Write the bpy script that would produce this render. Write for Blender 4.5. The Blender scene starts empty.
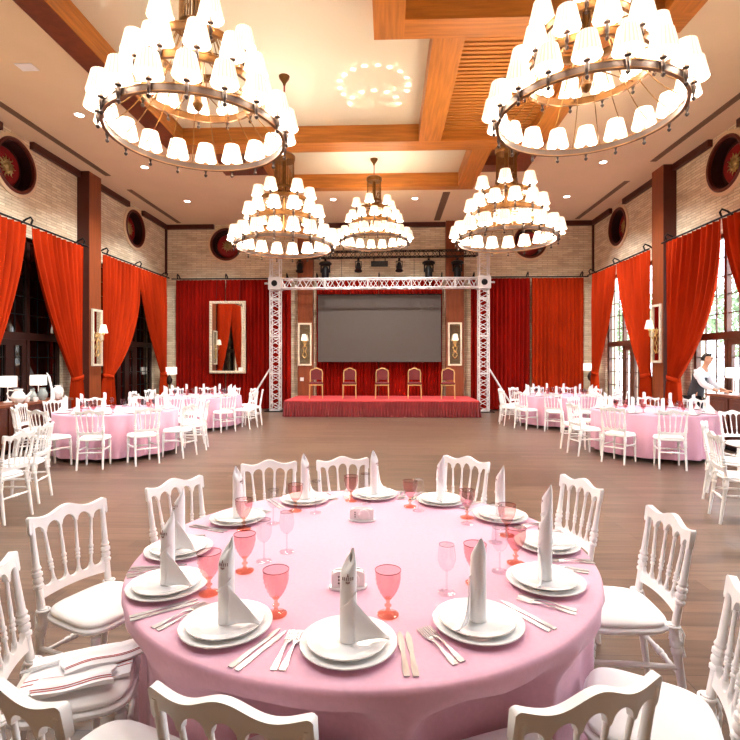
import bpy, bmesh, math, random
from mathutils import Vector, Matrix
random.seed(7)
PI = math.pi
SC = bpy.context.scene
COL = SC.collection

# ------------------------------------------------------------------ camera, world, exposure
H = 1.60
cam_data = bpy.data.cameras.new('camera')
cam = bpy.data.objects.new('camera', cam_data)
COL.objects.link(cam)
SC.camera = cam
cam_data.sensor_width = 36.0
cam_data.lens = 36.0 * 490 / 740
cam_data.shift_y = -8.0 / 740
cam_data.clip_start = 0.05
cam.location = (0, 0, H)
cam.rotation_euler = (PI / 2, 0, math.atan(18 / 490))

world = bpy.data.worlds.new('daylight')
SC.world = world
world.use_nodes = True
wn = world.node_tree
wn.nodes['Background'].inputs[0].default_value = (0.86, 0.93, 1.0, 1)
wn.nodes['Background'].inputs[1].default_value = 5.0

SC.view_settings.view_transform = 'Standard'
SC.view_settings.look = 'None'
SC.view_settings.exposure = 1.08
SC.view_settings.gamma = 1.0
SC.view_settings.use_curve_mapping = False

SHADE_STRENGTH = 0.50     # lit fabric lamp shades
BULB_WATTS = 9.0         # bulb inside every chandelier shade
SPOT_WATTS = 330.0       # recessed downlights

# ------------------------------------------------------------------ materials
MATS = {}


def hexc(r, g, b):
    def f(c):
        c /= 255.0
        return c / 12.92 if c <= 0.04045 else ((c + 0.055) / 1.055) ** 2.4
    return (f(r), f(g), f(b), 1)


def mat(name, rgb, rough=0.5, metal=0.0, noise=0.0, scale=8.0, stretch=(1, 1, 1), bump=0.0, coat=0.0,
        emit=None, estr=0.0, trans=0.0, ior=1.45, sheen=0.0, rgb2=None, spec=0.5):
    m = bpy.data.materials.new(name)
    m.use_nodes = True
    nt = m.node_tree
    b = nt.nodes['Principled BSDF']
    c = hexc(*rgb)
    b.inputs['Base Color'].default_value = c
    b.inputs['Roughness'].default_value = rough
    b.inputs['Metallic'].default_value = metal
    b.inputs['Coat Weight'].default_value = coat
    b.inputs['Coat Roughness'].default_value = 0.06
    b.inputs['Transmission Weight'].default_value = trans
    b.inputs['IOR'].default_value = ior
    b.inputs['Sheen Weight'].default_value = sheen
    b.inputs['Specular IOR Level'].default_value = spec
    if emit:
        b.inputs['Emission Color'].default_value = hexc(*emit)
        b.inputs['Emission Strength'].default_value = estr
    if noise or rgb2 or bump:
        tc = nt.nodes.new('ShaderNodeTexCoord')
        mp = nt.nodes.new('ShaderNodeMapping')
        mp.inputs['Scale'].default_value = stretch
        nt.links.new(tc.outputs['Object'], mp.inputs['Vector'])
        nz = nt.nodes.new('ShaderNodeTexNoise')
        nz.inputs['Scale'].default_value = scale
        nz.inputs['Detail'].default_value = 4
        nt.links.new(mp.outputs['Vector'], nz.inputs['Vector'])
        rp = nt.nodes.new('ShaderNodeValToRGB')
        c2 = hexc(*rgb2) if rgb2 else tuple(x * (1 - noise) for x in c[:3]) + (1,)
        rp.color_ramp.elements[0].color = c2
        rp.color_ramp.elements[1].color = c
        rp.color_ramp.elements[0].position = 0.35
        rp.color_ramp.elements[1].position = 0.65
        nt.links.new(nz.outputs['Fac'], rp.inputs['Fac'])
        nt.links.new(rp.outputs['Color'], b.inputs['Base Color'])
        if bump:
            bp = nt.nodes.new('ShaderNodeBump')
            bp.inputs['Strength'].default_value = bump
            bp.inputs['Distance'].default_value = 0.01
            nt.links.new(nz.outputs['Fac'], bp.inputs['Height'])
            nt.links.new(bp.outputs['Normal'], b.inputs['Normal'])
    MATS[name] = m
    return m


def brick_mat(name, c1, c2, mortar, bw, bh, rough=0.85, msize=0.012, floor=False, bump=0.5):
    m = bpy.data.materials.new(name)
    m.use_nodes = True
    nt = m.node_tree
    b = nt.nodes['Principled BSDF']
    b.inputs['Roughness'].default_value = rough
    tc = nt.nodes.new('ShaderNodeTexCoord')
    sep = nt.nodes.new('ShaderNodeSeparateXYZ')
    nt.links.new(tc.outputs['Object'], sep.inputs[0])
    cmb = nt.nodes.new('ShaderNodeCombineXYZ')
    if floor:
        nt.links.new(sep.outputs['X'], cmb.inputs['X'])
        nt.links.new(sep.outputs['Y'], cmb.inputs['Y'])
    else:
        add = nt.nodes.new('ShaderNodeMath')
        add.operation = 'ADD'
        nt.links.new(sep.outputs['X'], add.inputs[0])
        nt.links.new(sep.outputs['Y'], add.inputs[1])
        nt.links.new(add.outputs[0], cmb.inputs['X'])
        nt.links.new(sep.outputs['Z'], cmb.inputs['Y'])
    bt = nt.nodes.new('ShaderNodeTexBrick')
    bt.inputs['Scale'].default_value = 1.0
    bt.inputs['Brick Width'].default_value = bw
    bt.inputs['Row Height'].default_value = bh
    bt.inputs['Mortar Size'].default_value = msize
    bt.inputs['Mortar Smooth'].default_value = 0.3
    bt.inputs['Bias'].default_value = -0.1
    bt.inputs['Color1'].default_value = hexc(*c1)
    bt.inputs['Color2'].default_value = hexc(*c2)
    bt.inputs['Mortar'].default_value = hexc(*mortar)
    nt.links.new(cmb.outputs[0], bt.inputs['Vector'])
    nz = nt.nodes.new('ShaderNodeTexNoise')
    nz.inputs['Scale'].default_value = 2.2 if not floor else 1.6
    nz.inputs['Detail'].default_value = 6
    mp = nt.nodes.new('ShaderNodeMapping')
    mp.inputs['Scale'].default_value = (1, 1, 2.5) if not floor else (1.2, 14, 1)
    nt.links.new(tc.outputs['Object'], mp.inputs['Vector'])
    nt.links.new(mp.outputs['Vector'], nz.inputs['Vector'])
    mx = nt.nodes.new('ShaderNodeMixRGB')
    mx.blend_type = 'MULTIPLY'
    mx.inputs['Fac'].default_value = 0.75
    rp = nt.nodes.new('ShaderNodeValToRGB')
    rp.color_ramp.elements[0].position = 0.3
    rp.color_ramp.elements[0].color = (0.5, 0.46, 0.42, 1) if floor else (0.72, 0.68, 0.62, 1)
    rp.color_ramp.elements[1].position = 0.6
    rp.color_ramp.elements[1].color = (1, 1, 1, 1)
    nt.links.new(nz.outputs['Fac'], rp.inputs['Fac'])
    nt.links.new(bt.outputs['Color'], mx.inputs['Color1'])
    nt.links.new(rp.outputs['Color'], mx.inputs['Color2'])
    nt.links.new(mx.outputs['Color'], b.inputs['Base Color'])
    if bump:
        bp = nt.nodes.new('ShaderNodeBump')
        bp.inputs['Strength'].default_value = bump
        bp.inputs['Distance'].default_value = 0.01
        bp.invert = True
        nt.links.new(bt.outputs['Fac'], bp.inputs['Height'])
        nt.links.new(bp.outputs['Normal'], b.inputs['Normal'])
    MATS[name] = m
    return m


def glass_mat(name, rgb, rough=0.0, ior=1.45, weight=1.0):
    """thin glass: mostly lets light straight through with a clear reflection"""
    m = bpy.data.materials.new(name)
    m.use_nodes = True
    nt = m.node_tree
    for n in list(nt.nodes):
        nt.nodes.remove(n)
    out = nt.nodes.new('ShaderNodeOutputMaterial')
    tr = nt.nodes.new('ShaderNodeBsdfTransparent')
    tr.inputs[0].default_value = hexc(*rgb)
    gl = nt.nodes.new('ShaderNodeBsdfGlossy')
    gl.inputs['Roughness'].default_value = 0.03
    fr = nt.nodes.new('ShaderNodeFresnel')
    fr.inputs[0].default_value = ior
    mx = nt.nodes.new('ShaderNodeMixShader')
    geo = nt.nodes.new('ShaderNodeNewGeometry')
    inv = nt.nodes.new('ShaderNodeMath')
    inv.operation = 'SUBTRACT'
    inv.inputs[0].default_value = 1.0
    nt.links.new(geo.outputs['Backfacing'], inv.inputs[1])
    mul = nt.nodes.new('ShaderNodeMath')
    mul.operation = 'MULTIPLY'
    nt.links.new(fr.outputs[0], mul.inputs[0])
    nt.links.new(inv.outputs[0], mul.inputs[1])
    nt.links.new(mul.outputs[0], mx.inputs[0])
    nt.links.new(tr.outputs[0], mx.inputs[1])
    nt.links.new(gl.outputs[0], mx.inputs[2])
    nt.links.new(mx.outputs[0], out.inputs[0])
    MATS[name] = m
    return m


mat('white_lacquer', (250, 248, 247), 0.32, noise=0.03, scale=5)
mat('white_cushion', (250, 247, 245), 0.8, noise=0.04, scale=9, bump=0.12)
mat('porcelain', (252, 250, 248), 0.12, coat=0.5)
mat('napkin_cloth', (250, 249, 250), 0.85, noise=0.03, scale=30, bump=0.1)
mat('napkin_red', (176, 40, 48), 0.8)
mat('logo_brown', (120, 52, 44), 0.8)
mat('pink_cloth', (226, 172, 194), 0.72, noise=0.06, scale=60, bump=0.06, sheen=0.2)
mat('silver', (190, 190, 192), 0.30, metal=1.0)
glass_mat('clear_glass', (246, 246, 248), ior=1.75)
mat('pink_glass', (238, 150, 150), 0.05, trans=0.93, ior=1.35)
mat('amber_glass', (226, 140, 96), 0.05, trans=0.85, ior=1.35)
mat('brass', (122, 80, 38), 0.4, metal=0.7, noise=0.25, scale=12)
mat('bronze', (62, 42, 34), 0.45, metal=0.35, noise=0.3, scale=10)
mat('wire', (150, 110, 62), 0.4, metal=1.0)
mat('gold_paint', (222, 186, 120), 0.35, metal=0.55, noise=0.12, scale=20)
mat('cream_gold', (240, 226, 198), 0.42, metal=0.1, noise=0.2, scale=30)
mat('mirror', (210, 205, 198), 0.02, metal=1.0)
mat('red_velvet', (148, 22, 12), 0.9, noise=0.3, scale=3, spec=0.05, stretch=(1, 1, 0.25))
mat('orange_velvet', (180, 50, 14), 0.9, noise=0.25, scale=3, spec=0.05, stretch=(1, 1, 0.25))
mat('red_carpet', (196, 62, 62), 0.95, noise=0.15, scale=40, bump=0.2)
mat('skirt_red', (136, 20, 24), 0.6, noise=0.25, scale=6, sheen=0.3)
mat('chair_red', (104, 18, 20), 0.75, noise=0.3, scale=40)
mat('led_screen', (84, 76, 70), 0.65, noise=0.12, scale=120, spec=0.3)
mat('black_metal', (24, 22, 22), 0.45, metal=0.4)
mat('truss_white', (228, 222, 218), 0.4, metal=0.3)
mat('dark_wood', (96, 42, 22), 0.4, noise=0.35, scale=3, stretch=(6, 6, 0.6))
mat('ebony', (44, 20, 14), 0.35)
mat('brown_panel', (142, 70, 34), 0.45, noise=0.22, scale=3, stretch=(5, 5, 0.5))
mat('mullion', (104, 66, 48), 0.45, noise=0.25, scale=5)
mat('beam_x', (186, 112, 42), 0.42, noise=0.32, scale=4, stretch=(0.35, 5, 5))
mat('beam_y', (186, 112, 42), 0.42, noise=0.32, scale=4, stretch=(5, 0.35, 5))
mat('beam_deep', (112, 50, 22), 0.42, noise=0.3, scale=4, stretch=(2, 2, 2))
mat('beam_dark', (98, 44, 22), 0.45, noise=0.3, scale=4, stretch=(0.5, 3, 3))
mat('plaster', (234, 208, 172), 0.9, noise=0.04, scale=1.2)
mat('cream_gloss', (212, 200, 174), 0.6, coat=1.0)
MATS['cream_gloss'].node_tree.nodes['Principled BSDF'].inputs['Coat Roughness'].default_value = 0.015
mat('crown', (78, 30, 18), 0.45)
mat('slot', (120, 92, 70), 0.7)
mat('medal_rim', (96, 36, 22), 0.35)
mat('medal_dark', (40, 12, 10), 0.5)
mat('medal_red', (150, 18, 20), 0.55, noise=0.3, scale=12)
mat('sun_silver', (190, 165, 110), 0.35, metal=0.8, noise=0.2, scale=20)
mat('dark_glass', (10, 7, 6), 0.03, spec=1.0, coat=1.0)
glass_mat('window_glass', (250, 252, 255))
brick_mat('brick', (250, 236, 208), (226, 204, 170), (206, 184, 152), 0.34, 0.062, msize=0.008)
brick_mat('plank', (120, 96, 78), (94, 74, 60), (70, 54, 44), 1.5, 0.16, rough=0.3, msize=0.003, floor=True, bump=0.15)
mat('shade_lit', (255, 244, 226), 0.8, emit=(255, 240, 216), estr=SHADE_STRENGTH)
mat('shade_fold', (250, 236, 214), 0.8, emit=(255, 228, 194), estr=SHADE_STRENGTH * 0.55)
mat('box_shade', (255, 250, 244), 0.8, emit=(255, 246, 236), estr=0.42)
mat('bulb', (255, 255, 255), 0.5, emit=(255, 244, 228), estr=4)
mat('downlight', (255, 255, 255), 0.5, emit=(255, 246, 232), estr=14)
mat('sideboard_wood', (136, 74, 44), 0.35, noise=0.3, scale=4, stretch=(4, 0.6, 4))
mat('grey_glass', (160, 170, 166), 0.1, noise=0.2, scale=9, coat=0.5)
mat('skin', (214, 158, 126), 0.55, noise=0.05, scale=10)
mat('hair', (40, 30, 26), 0.7)
mat('vest', (58, 54, 58), 0.75, noise=0.1, scale=14)
mat('trousers', (34, 32, 36), 0.8)
mat('shirt', (240, 240, 244), 0.8)
mat('paving', (214, 212, 206), 0.9, noise=0.1, scale=3)
mat('leaf', (150, 172, 136), 0.8, rgb2=(112, 136, 98), scale=3)
mat('bark', (130, 112, 96), 0.9, noise=0.2)
mat('socket', (236, 232, 226), 0.5)
mat('red_cord', (150, 40, 30), 0.6)

# ------------------------------------------------------------------ mesh builder


class MB:
    def __init__(self):
        self.v = []
        self.f = []
        self.mi = []
        self.cur = 0

    def face(self, *idx):
        self.f.append(idx)
        self.mi.append(self.cur)

    def box(self, x0, x1, y0, y1, z0, z1, M=None):
        n = len(self.v)
        for x in (x0, x1):
            for y in (y0, y1):
                for z in (z0, z1):
                    p = Vector((x, y, z))
                    self.v.append(M @ p if M else p)
        for q in ((0, 1, 3, 2), (4, 6, 7, 5), (0, 4, 5, 1), (2, 3, 7, 6), (0, 2, 6, 4), (1, 5, 7, 3)):
            self.face(*[n + i for i in q])
        return self

    def turned(self, p0, p1, prof, seg=10, cap=True):
        """lathe along the segment p0-p1; prof = [(t, radius)]"""
        p0, p1 = Vector(p0), Vector(p1)
        d = p1 - p0
        z = d.normalized()
        a = Vector((1, 0, 0)) if abs(z.x) < 0.9 else Vector((0, 1, 0))
        x = z.cross(a).normalized()
        y = z.cross(x)
        n = len(self.v)
        for t, r in prof:
            c = p0 + d * t
            for k in range(seg):
                an = 2 * PI * k / seg
                self.v.append(c + (x * math.cos(an) + y * math.sin(an)) * r)
        for i in range(len(prof) - 1):
            for k in range(seg):
                k2 = (k + 1) % seg
                self.face(n + i * seg + k, n + i * seg + k2, n + (i + 1) * seg + k2, n + (i + 1) * seg + k)
        if cap:
            self.face(*[n + k for k in range(seg)][::-1])
            m = n + (len(prof) - 1) * seg
            self.face(*[m + k for k in range(seg)])
        return self

    def cyl(self, p0, p1, r, r1=None, seg=10):
        return self.turned(p0, p1, [(0, r), (1, r if r1 is None else r1)], seg)

    def lathe(self, prof, c=(0, 0, 0), seg=24, close=False):
        """prof = [(r, z)] about the vertical axis through c"""
        n = len(self.v)
        for r, z in prof:
            for k in range(seg):
                an = 2 * PI * k / seg
                self.v.append(Vector((c[0] + r * math.cos(an), c[1] + r * math.sin(an), c[2] + z)))
        m = len(prof)
        for i in range(m - 1 if not close else m):
            j = (i + 1) % m
            for k in range(seg):
                k2 = (k + 1) % seg
                self.face(n + i * seg + k, n + i * seg + k2, n + j * seg + k2, n + j * seg + k)
        if not close:
            if prof[0][0] > 1e-5:
                self.face(*[n + k for k in range(seg)][::-1])
            if prof[-1][0] > 1e-5:
                b = n + (m - 1) * seg
                self.face(*[b + k for k in range(seg)])
        return self

    def tube(self, pts, r, seg=8, closed=False):
        pts = [Vector(p) for p in pts]
        n = len(self.v)
        N = len(pts)
        rr = r if isinstance(r, (list, tuple)) else [r] * N
        up = Vector((0, 0, 1))
        prev = None
        for i, p in enumerate(pts):
            if closed:
                t = pts[(i + 1) % N] - pts[i - 1]
            else:
                t = pts[min(i + 1, N - 1)] - pts[max(i - 1, 0)]
            t = t.normalized()
            if prev is None:
                a = up if abs(t.z) < 0.9 else Vector((1, 0, 0))
                x = t.cross(a).normalized()
            else:
                x = (prev - t * prev.dot(t)).normalized()
            prev = x
            y = t.cross(x)
            for k in range(seg):
                an = 2 * PI * k / seg
                self.v.append(p + (x * math.cos(an) + y * math.sin(an)) * rr[i])
        for i in range(N if closed else N - 1):
            j = (i + 1) % N
            for k in range(seg):
                k2 = (k + 1) % seg
                self.face(n + i * seg + k, n + i * seg + k2, n + j * seg + k2, n + j * seg + k)
        if not closed:
            self.face(*[n + k for k in range(seg)][::-1])
            b = n + (N - 1) * seg
            self.face(*[b + k for k in range(seg)])
        return self

    def ringbox(self, r0, r1, z0, z1, c=(0, 0, 0), seg=48):
        return self.lathe([(r0, z0), (r1, z0), (r1, z1), (r0, z1)], c, seg, close=True)

    def strip(self, cols, fn):
        """solid from columns: fn(col) -> list of 4 points (closed cross-section)"""
        n = len(self.v)
        for c in cols:
            for p in fn(c):
                self.v.append(Vector(p))
        for i in range(len(cols) - 1):
            for k in range(4):
                k2 = (k + 1) % 4
                self.face(n + i * 4 + k, n + i * 4 + k2, n + (i + 1) * 4 + k2, n + (i + 1) * 4 + k)
        self.face(n + 3, n + 2, n + 1, n)
        b = n + (len(cols) - 1) * 4
        self.face(b, b + 1, b + 2, b + 3)
        return self

    def grid(self, nu, nv, fn, closed_u=False):
        n = len(self.v)
        for j in range(nv):
            for i in range(nu):
                self.v.append(Vector(fn(i / (nu if closed_u else nu - 1), j / (nv - 1))))
        for j in range(nv - 1):
            for i in range(nu if closed_u else nu - 1):
                i2 = (i + 1) % nu
                self.face(n + j * nu + i, n + j * nu + i2, n + (j + 1) * nu + i2, n + (j + 1) * nu + i)
        return self

    def outline(self, pts, z0, z1, inset=0.0, rings=None):
        """stack of scaled copies of a 2D outline; rings=[(scale, z)]"""
        rings = rings or [(1, z0), (1, z1)]
        n = len(self.v)
        m = len(pts)
        for s, z in rings:
            for p in pts:
                self.v.append(Vector((p[0] * s, p[1] * s, z)))
        for i in range(len(rings) - 1):
            for k in range(m):
                k2 = (k + 1) % m
                self.face(n + i * m + k, n + i * m + k2, n + (i + 1) * m + k2, n + (i + 1) * m + k)
        self.face(*[n + k for k in range(m)][::-1])
        b = n + (len(rings) - 1) * m
        self.face(*[b + k for k in range(m)])
        return self

    def build(self, name, material, parent=None, smooth=40, mats=None, loc=None):
        me = bpy.data.meshes.new(name)
        me.from_pydata([tuple(p) for p in self.v], [], self.f)
        for mm in (mats or [material]):
            me.materials.append(MATS[mm])
        if mats:
            me.polygons.foreach_set('material_index', self.mi)
        bm = bmesh.new()
        bm.from_mesh(me)
        bmesh.ops.recalc_face_normals(bm, faces=bm.faces)
        bm.to_mesh(me)
        bm.free()
        if smooth:
            me.polygons.foreach_set('use_smooth', [True] * len(me.polygons))
            me.set_sharp_from_angle(angle=math.radians(smooth))
        me.update()
        o = bpy.data.objects.new(name, me)
        COL.objects.link(o)
        if parent:
            o.parent = parent
        if loc:
            o.location = loc
        return o


def tag(o, label=None, cat=None, group=None, kind=None):
    if label:
        o['label'] = label
    if cat:
        o['category'] = cat
    if group:
        o['group'] = group
    if kind:
        o['kind'] = kind
    return o


def thing(name, loc=(0, 0, 0), rz=0.0, label=None, cat=None, group=None):
    o = bpy.data.objects.new(name, None)
    o.empty_display_size = 0.1
    COL.objects.link(o)
    o.location = loc
    o.rotation_euler = (0, 0, rz)
    tag(o, label, cat, group)
    return o


def struct(name, mb, material, smooth=30, mats=None):
    o = mb.build(name, material, smooth=smooth, mats=mats)
    o['kind'] = 'structure'
    return o


KIDS = {}


def kids(o):
    if o.name not in KIDS:
        KIDS[o.name] = [c for c in COL.objects if c.parent == o]
    return KIDS[o.name]


def dup(o, loc=None, rz=None, label=None, group=None, scale=None):
    r = o.copy()
    COL.objects.link(r)
    for ch in kids(o):
        c = ch.copy()
        COL.objects.link(c)
        c.parent = r
        for g in kids(ch):
            d = g.copy()
            COL.objects.link(d)
            d.parent = c
    if loc is not None:
        r.location = loc
    if rz is not None:
        r.rotation_euler = (0, 0, rz)
    if scale:
        r.scale = scale
    if label:
        r['label'] = label
    if group:
        r['group'] = group
    elif 'group' in r.keys():
        del r['group']
    return r


# ------------------------------------------------------------------ room shell
XL, XR, YB, YF = -7.65, 6.85, 16.6, -4.0
ZP = 6.30      # plaster ceiling
ZB = 6.20      # underside of the beams
ZT = 6.56      # recessed panels
WL = [(8.25, 11.25), (12.75, 15.75)]
WR = [(2.4, 6.2), (8.25, 11.35), (12.7, 15.7)]
WTOP = 4.25

struct('floor', MB().box(XL - 0.4, XR + 0.4, YF - 0.3, YB + 0.3, -0.2, 0.0), 'plank')


ZU = 4.6


def side_wall(name, x0, x1, openings):
    m = MB()
    y = YF - 0.3
    for a, b in openings:
        m.box(x0, x1, y, a, 0, ZU)
        m.box(x0, x1, a, b, WTOP, ZU)
        y = b
    m.box(x0, x1, y, YB + 0.3, 0, ZU)
    return struct(name, m, 'brick')


MED_L = [9.77, 14.52]
MED_R = [10.18, 14.82]
MED_B = [-5.53, 4.75]
MZ = 5.62


def cut_round(wall, centres, axis):
    """cut shallow round niches into a wall and bake the result into its mesh"""
    for c in centres:
        b = MB()
        d = Vector(axis) * 0.26
        b.turned(Vector(c) - d, Vector(c) + d, [(0, 0.50), (1, 0.50)], 48)
        k = b.build('niche_cutter', 'brick')
        md = wall.modifiers.new('niche', 'BOOLEAN')
        md.object = k
        md.operation = 'DIFFERENCE'
        md.solver = 'EXACT'
        bpy.context.view_layer.update()
        dg = bpy.context.evaluated_depsgraph_get()
        me = bpy.data.meshes.new_from_object(wall.evaluated_get(dg))
        wall.modifiers.clear()
        wall.data = me
        bpy.data.objects.remove(k)


side_wall('wall_left', XL - 0.35, XL, WL)
side_wall('wall_right', XR, XR + 0.35, WR)
wl = struct('wall_left', MB().box(XL - 0.35, XL, YF - 0.3, YB + 0.3, ZU, 7.0), 'brick', smooth=0)
wr = struct('wall_right', MB().box(XR, XR + 0.35, YF - 0.3, YB + 0.3, ZU, 7.0), 'brick', smooth=0)
wb = struct('wall_back', MB().box(XL, XR, YB, YB + 0.35, 0, 7.0), 'brick', smooth=0)
cut_round(wl, [(XL, y, MZ) for y in MED_L], (1, 0, 0))
cut_round(wr, [(XR, y, MZ) for y in MED_R], (1, 0, 0))
cut_round(wb, [(x, YB, MZ) for x in MED_B], (0, 1, 0))
mfw = MB().box(XL, XR, YF - 0.3, YF, 0, 7.0)
struct('wall_front', mfw, 'brick')

# ceiling plaster around the timber coffers
mc = MB()
for a, b, c, d in ((XL, -4.77, YF, YB), (4.07, XR, YF, YB), (3.32, 4.07, 7.0, YB), (-4.77, -4.0, 10.7, YB),
                   (-4.0, -2.94, 11.96, YB), (2.25, 3.32, 11.96, YB), (-2.94, 2.25, 13.15, YB)):
    mc.box(a, b, c, d, ZP, ZP + 0.55)
struct('ceiling', mc, 'plaster')
struct('ceiling', MB().box(XL, XR, YF, YB, 6.86, 7.0), 'beam_dark')
struct('ceiling', MB().box(-4.40, -0.19, YF, 10.3, ZT, ZT + 0.1).box(-0.19, 0.68, 6.9, 10.3, ZT, ZT + 0.1), 'cream_gloss')
struct('ceiling', MB().box(-2.56, 1.86, 10.66, 12.9, ZT, ZT + 0.1), 'cream_gloss')
BEAMS = [('beam_deep', (-4.77, -4.37, YF, 10.7)), ('beam_y', (-4.37, -4.35, YF, 10.24)), ('beam_y', (-0.2, 0.23, YF, 7.0)), ('beam_x', (0.23, 4.07, 6.6, 7.0)),
         ('beam_y', (3.65, 4.07, YF, 6.6)), ('beam_y', (0.64, 1.10, 7.0, 10.24)), ('beam_x', (-4.35, 3.32, 10.24, 10.7)),
         ('beam_y', (2.90, 3.32, 7.0, 10.24)), ('beam_deep', (2.90, 3.32, 10.7, 11.96)), ('beam_deep', (-4.0, -3.58, 10.7, 11.96)),
         ('beam_y', (1.83, 2.25, 10.7, 13.15)), ('beam_y', (-2.94, -2.52, 10.7, 13.15)), ('beam_x', (-2.52, 1.83, 12.88, 13.15)),
         ('beam_deep', (-3.58, -2.94, 11.54, 11.96)), ('beam_deep', (2.25, 2.90, 11.54, 11.96))]
for i, (mm, (a, b, c, d)) in enumerate(BEAMS):
    struct('trim_%d' % (i + 1), MB().box(a, b, c, d, ZB, 6.86), mm)
# dark boarded soffits in the side boxes, slatted timber panel on the right
struct('ceiling', MB().box(2.25, 2.9, 10.7, 11.54, 6.42, 6.5).box(-3.58, -2.94, 10.7, 11.54, 6.42, 6.5), 'beam_dark')
ms = MB()
y = 7.03
while y < 10.2:
    ms.box(1.10, 2.90, y, y + 0.065, 6.42, 6.50)
    y += 0.105
struct('trim_20', ms, 'beam_x')
struct('trim_21', MB().box(1.10, 2.90, 7.0, 10.24, 6.60, 6.66), 'beam_dark')

# crown moulding, interrupted by the medallions


def crown_segments(a, b, holes, hw=0.42):
    out = []
    s = a
    for h in sorted(holes):
        out.append((s, h - hw))
        s = h + hw
    out.append((s, b))
    return out


m = MB()
for a, b in crown_segments(YF, YB, MED_L):
    m.box(XL, XL + 0.10, a, b, 6.15, ZP)
struct('trim_22', m, 'crown')
m = MB()
for a, b in crown_segments(YF, YB, MED_R):
    m.box(XR - 0.10, XR, a, b, 6.15, ZP)
struct('trim_23', m, 'crown')
m = MB()
for a, b in crown_segments(XL + 0.1, XR - 0.1, MED_B):
    m.box(a, b, YB - 0.10, YB, 6.15, ZP)
struct('trim_24', m, 'crown')
# corner cable trims
struct('trim_25', MB().box(XL, XL + 0.06, YB - 0.06, YB, 4.6, 6.15).box(XR - 0.06, XR, YB - 0.06, YB, 4.6, 6.15), 'crown')

# pilasters
for i, (x0, x1, y0, y1) in enumerate([(XL, -7.35, 11.81, 12.30), (6.55, XR, 11.92, 12.42)]):
    struct('trim_%d' % (26 + i), MB().box(x0, x1, y0, y1, 0, ZP).box(x0, x1 + (0.02 if i == 0 else 0), y0 + 0.03, y1 - 0.03, 0, 0.2), 'brown_panel')
    s = 1 if i == 0 else -1
    xe = x1 if i == 0 else x0
    struct('trim_%d' % (28 + i), MB().box(min(xe, xe - s * 0.3), max(xe, xe - s * 0.3), y0 - 0.02, y0, 0, ZP), 'crown')
for i, (a, b) in enumerate([(-2.52, -3.04), (1.93, 2.52)]):
    a, b = min(a, b), max(a, b)
    struct('trim_%d' % (30 + i), MB().box(a, b, YB - 0.22, YB, 0, ZP), 'brown_panel')

# air slots in the ceiling
for i, (x, a, b, w, lab) in enumerate([(-7.05, 5.0, 12.1, 0.14, 'long air slot in the ceiling above the left wall, the nearer one'),
                                       (-7.05, 13.1, 16.3, 0.14, 'shorter air slot in the ceiling above the left wall near the back corner'),
                                       (6.2, 5.0, 11.7, 0.14, 'long air slot in the ceiling above the right wall, the nearer one'),
                                       (6.2, 12.95, 16.3, 0.14, 'shorter air slot in the ceiling above the right wall near the back corner'),
                                       (1.62, 13.6, 16.3, 0.2, 'air slot in the ceiling between the timber coffer and the back wall')]):
    o = MB().box(x - w / 2, x + w / 2, a, b, ZP - 0.012, ZP - 0.0005).box(x - w * 0.1, x + w * 0.1, a + 0.05, b - 0.05, ZP - 0.02, ZP - 0.012).build('air_slot', 'slot', smooth=0)
    tag(o, lab, 'air vent')

# ------------------------------------------------------------------ windows
def mullioned(n, xw, y0, y1, outward, glass, frame_mat):
    """tall window with a transom, french doors below"""
    r = thing('window_%d' % n, (xw, (y0 + y1) / 2, 0))
    r['kind'] = 'structure'
    w = (y1 - y0) / 2
    m = MB()
    t = 0.05
    for a, b in ((-w, -w + 0.09), (w - 0.09, w)):
        m.box(-t, t, a, b, 0, WTOP)
    m.box(-t, t, -w + 0.09, w - 0.09, WTOP - 0.09, WTOP)
    m.box(-0.08, 0.08, -w + 0.09, w - 0.09, 2.07, 2.22)
    for yy in (-w / 3, w / 3):
        m.box(-t, t, yy - 0.045, yy + 0.045, 0, WTOP - 0.09)
    m.build('window_frame', frame_mat, r, smooth=0)
    g = MB()
    k = -w + 0.09
    zs = [2.22 + i * (WTOP - 0.09 - 2.22) / 5 for i in range(1, 5)]
    for z in zs:
        g.box(-0.015, 0.015, -w + 0.09, w - 0.09, z - 0.011, z + 0.011)
    ny = 9
    for i in range(1, ny):
        yy = -w + 2 * w * i / ny
        g.box(-0.015, 0.015, yy - 0.011, yy + 0.011, 0.1, WTOP - 0.09)
    for z in (0.5, 0.9, 1.3, 1.7):
        g.box(-0.015, 0.015, -w + 0.09, w - 0.09, z - 0.011, z + 0.011)
    g.build('glazing_bars', 'black_metal' if glass == 'dark_glass' else frame_mat, r, smooth=0)
    d = MB()
    d.box(-0.035, 0.035, -w / 3 + 0.045, -w / 3 + 0.16, 0.02, 2.07)
    d.box(-0.035, 0.035, w / 3 - 0.16, w / 3 - 0.045, 0.02, 2.07)
    d.box(-0.035, 0.035, -0.11, 0.11, 0.02, 2.07)
    for a, b in ((-w / 3 + 0.16, -0.11), (0.11, w / 3 - 0.16)):
        d.box(-0.035, 0.035, a, b, 0.02, 0.25)
        d.box(-0.035, 0.035, a, b, 1.95, 2.07)
    d.build('door_leaf', frame_mat, r, smooth=0)
    gl = MB().box(-0.004, 0.004, -w + 0.05, w - 0.05, 0.05, WTOP - 0.05)
    gl.build('pane', glass, r, smooth=0)
    return r


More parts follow.
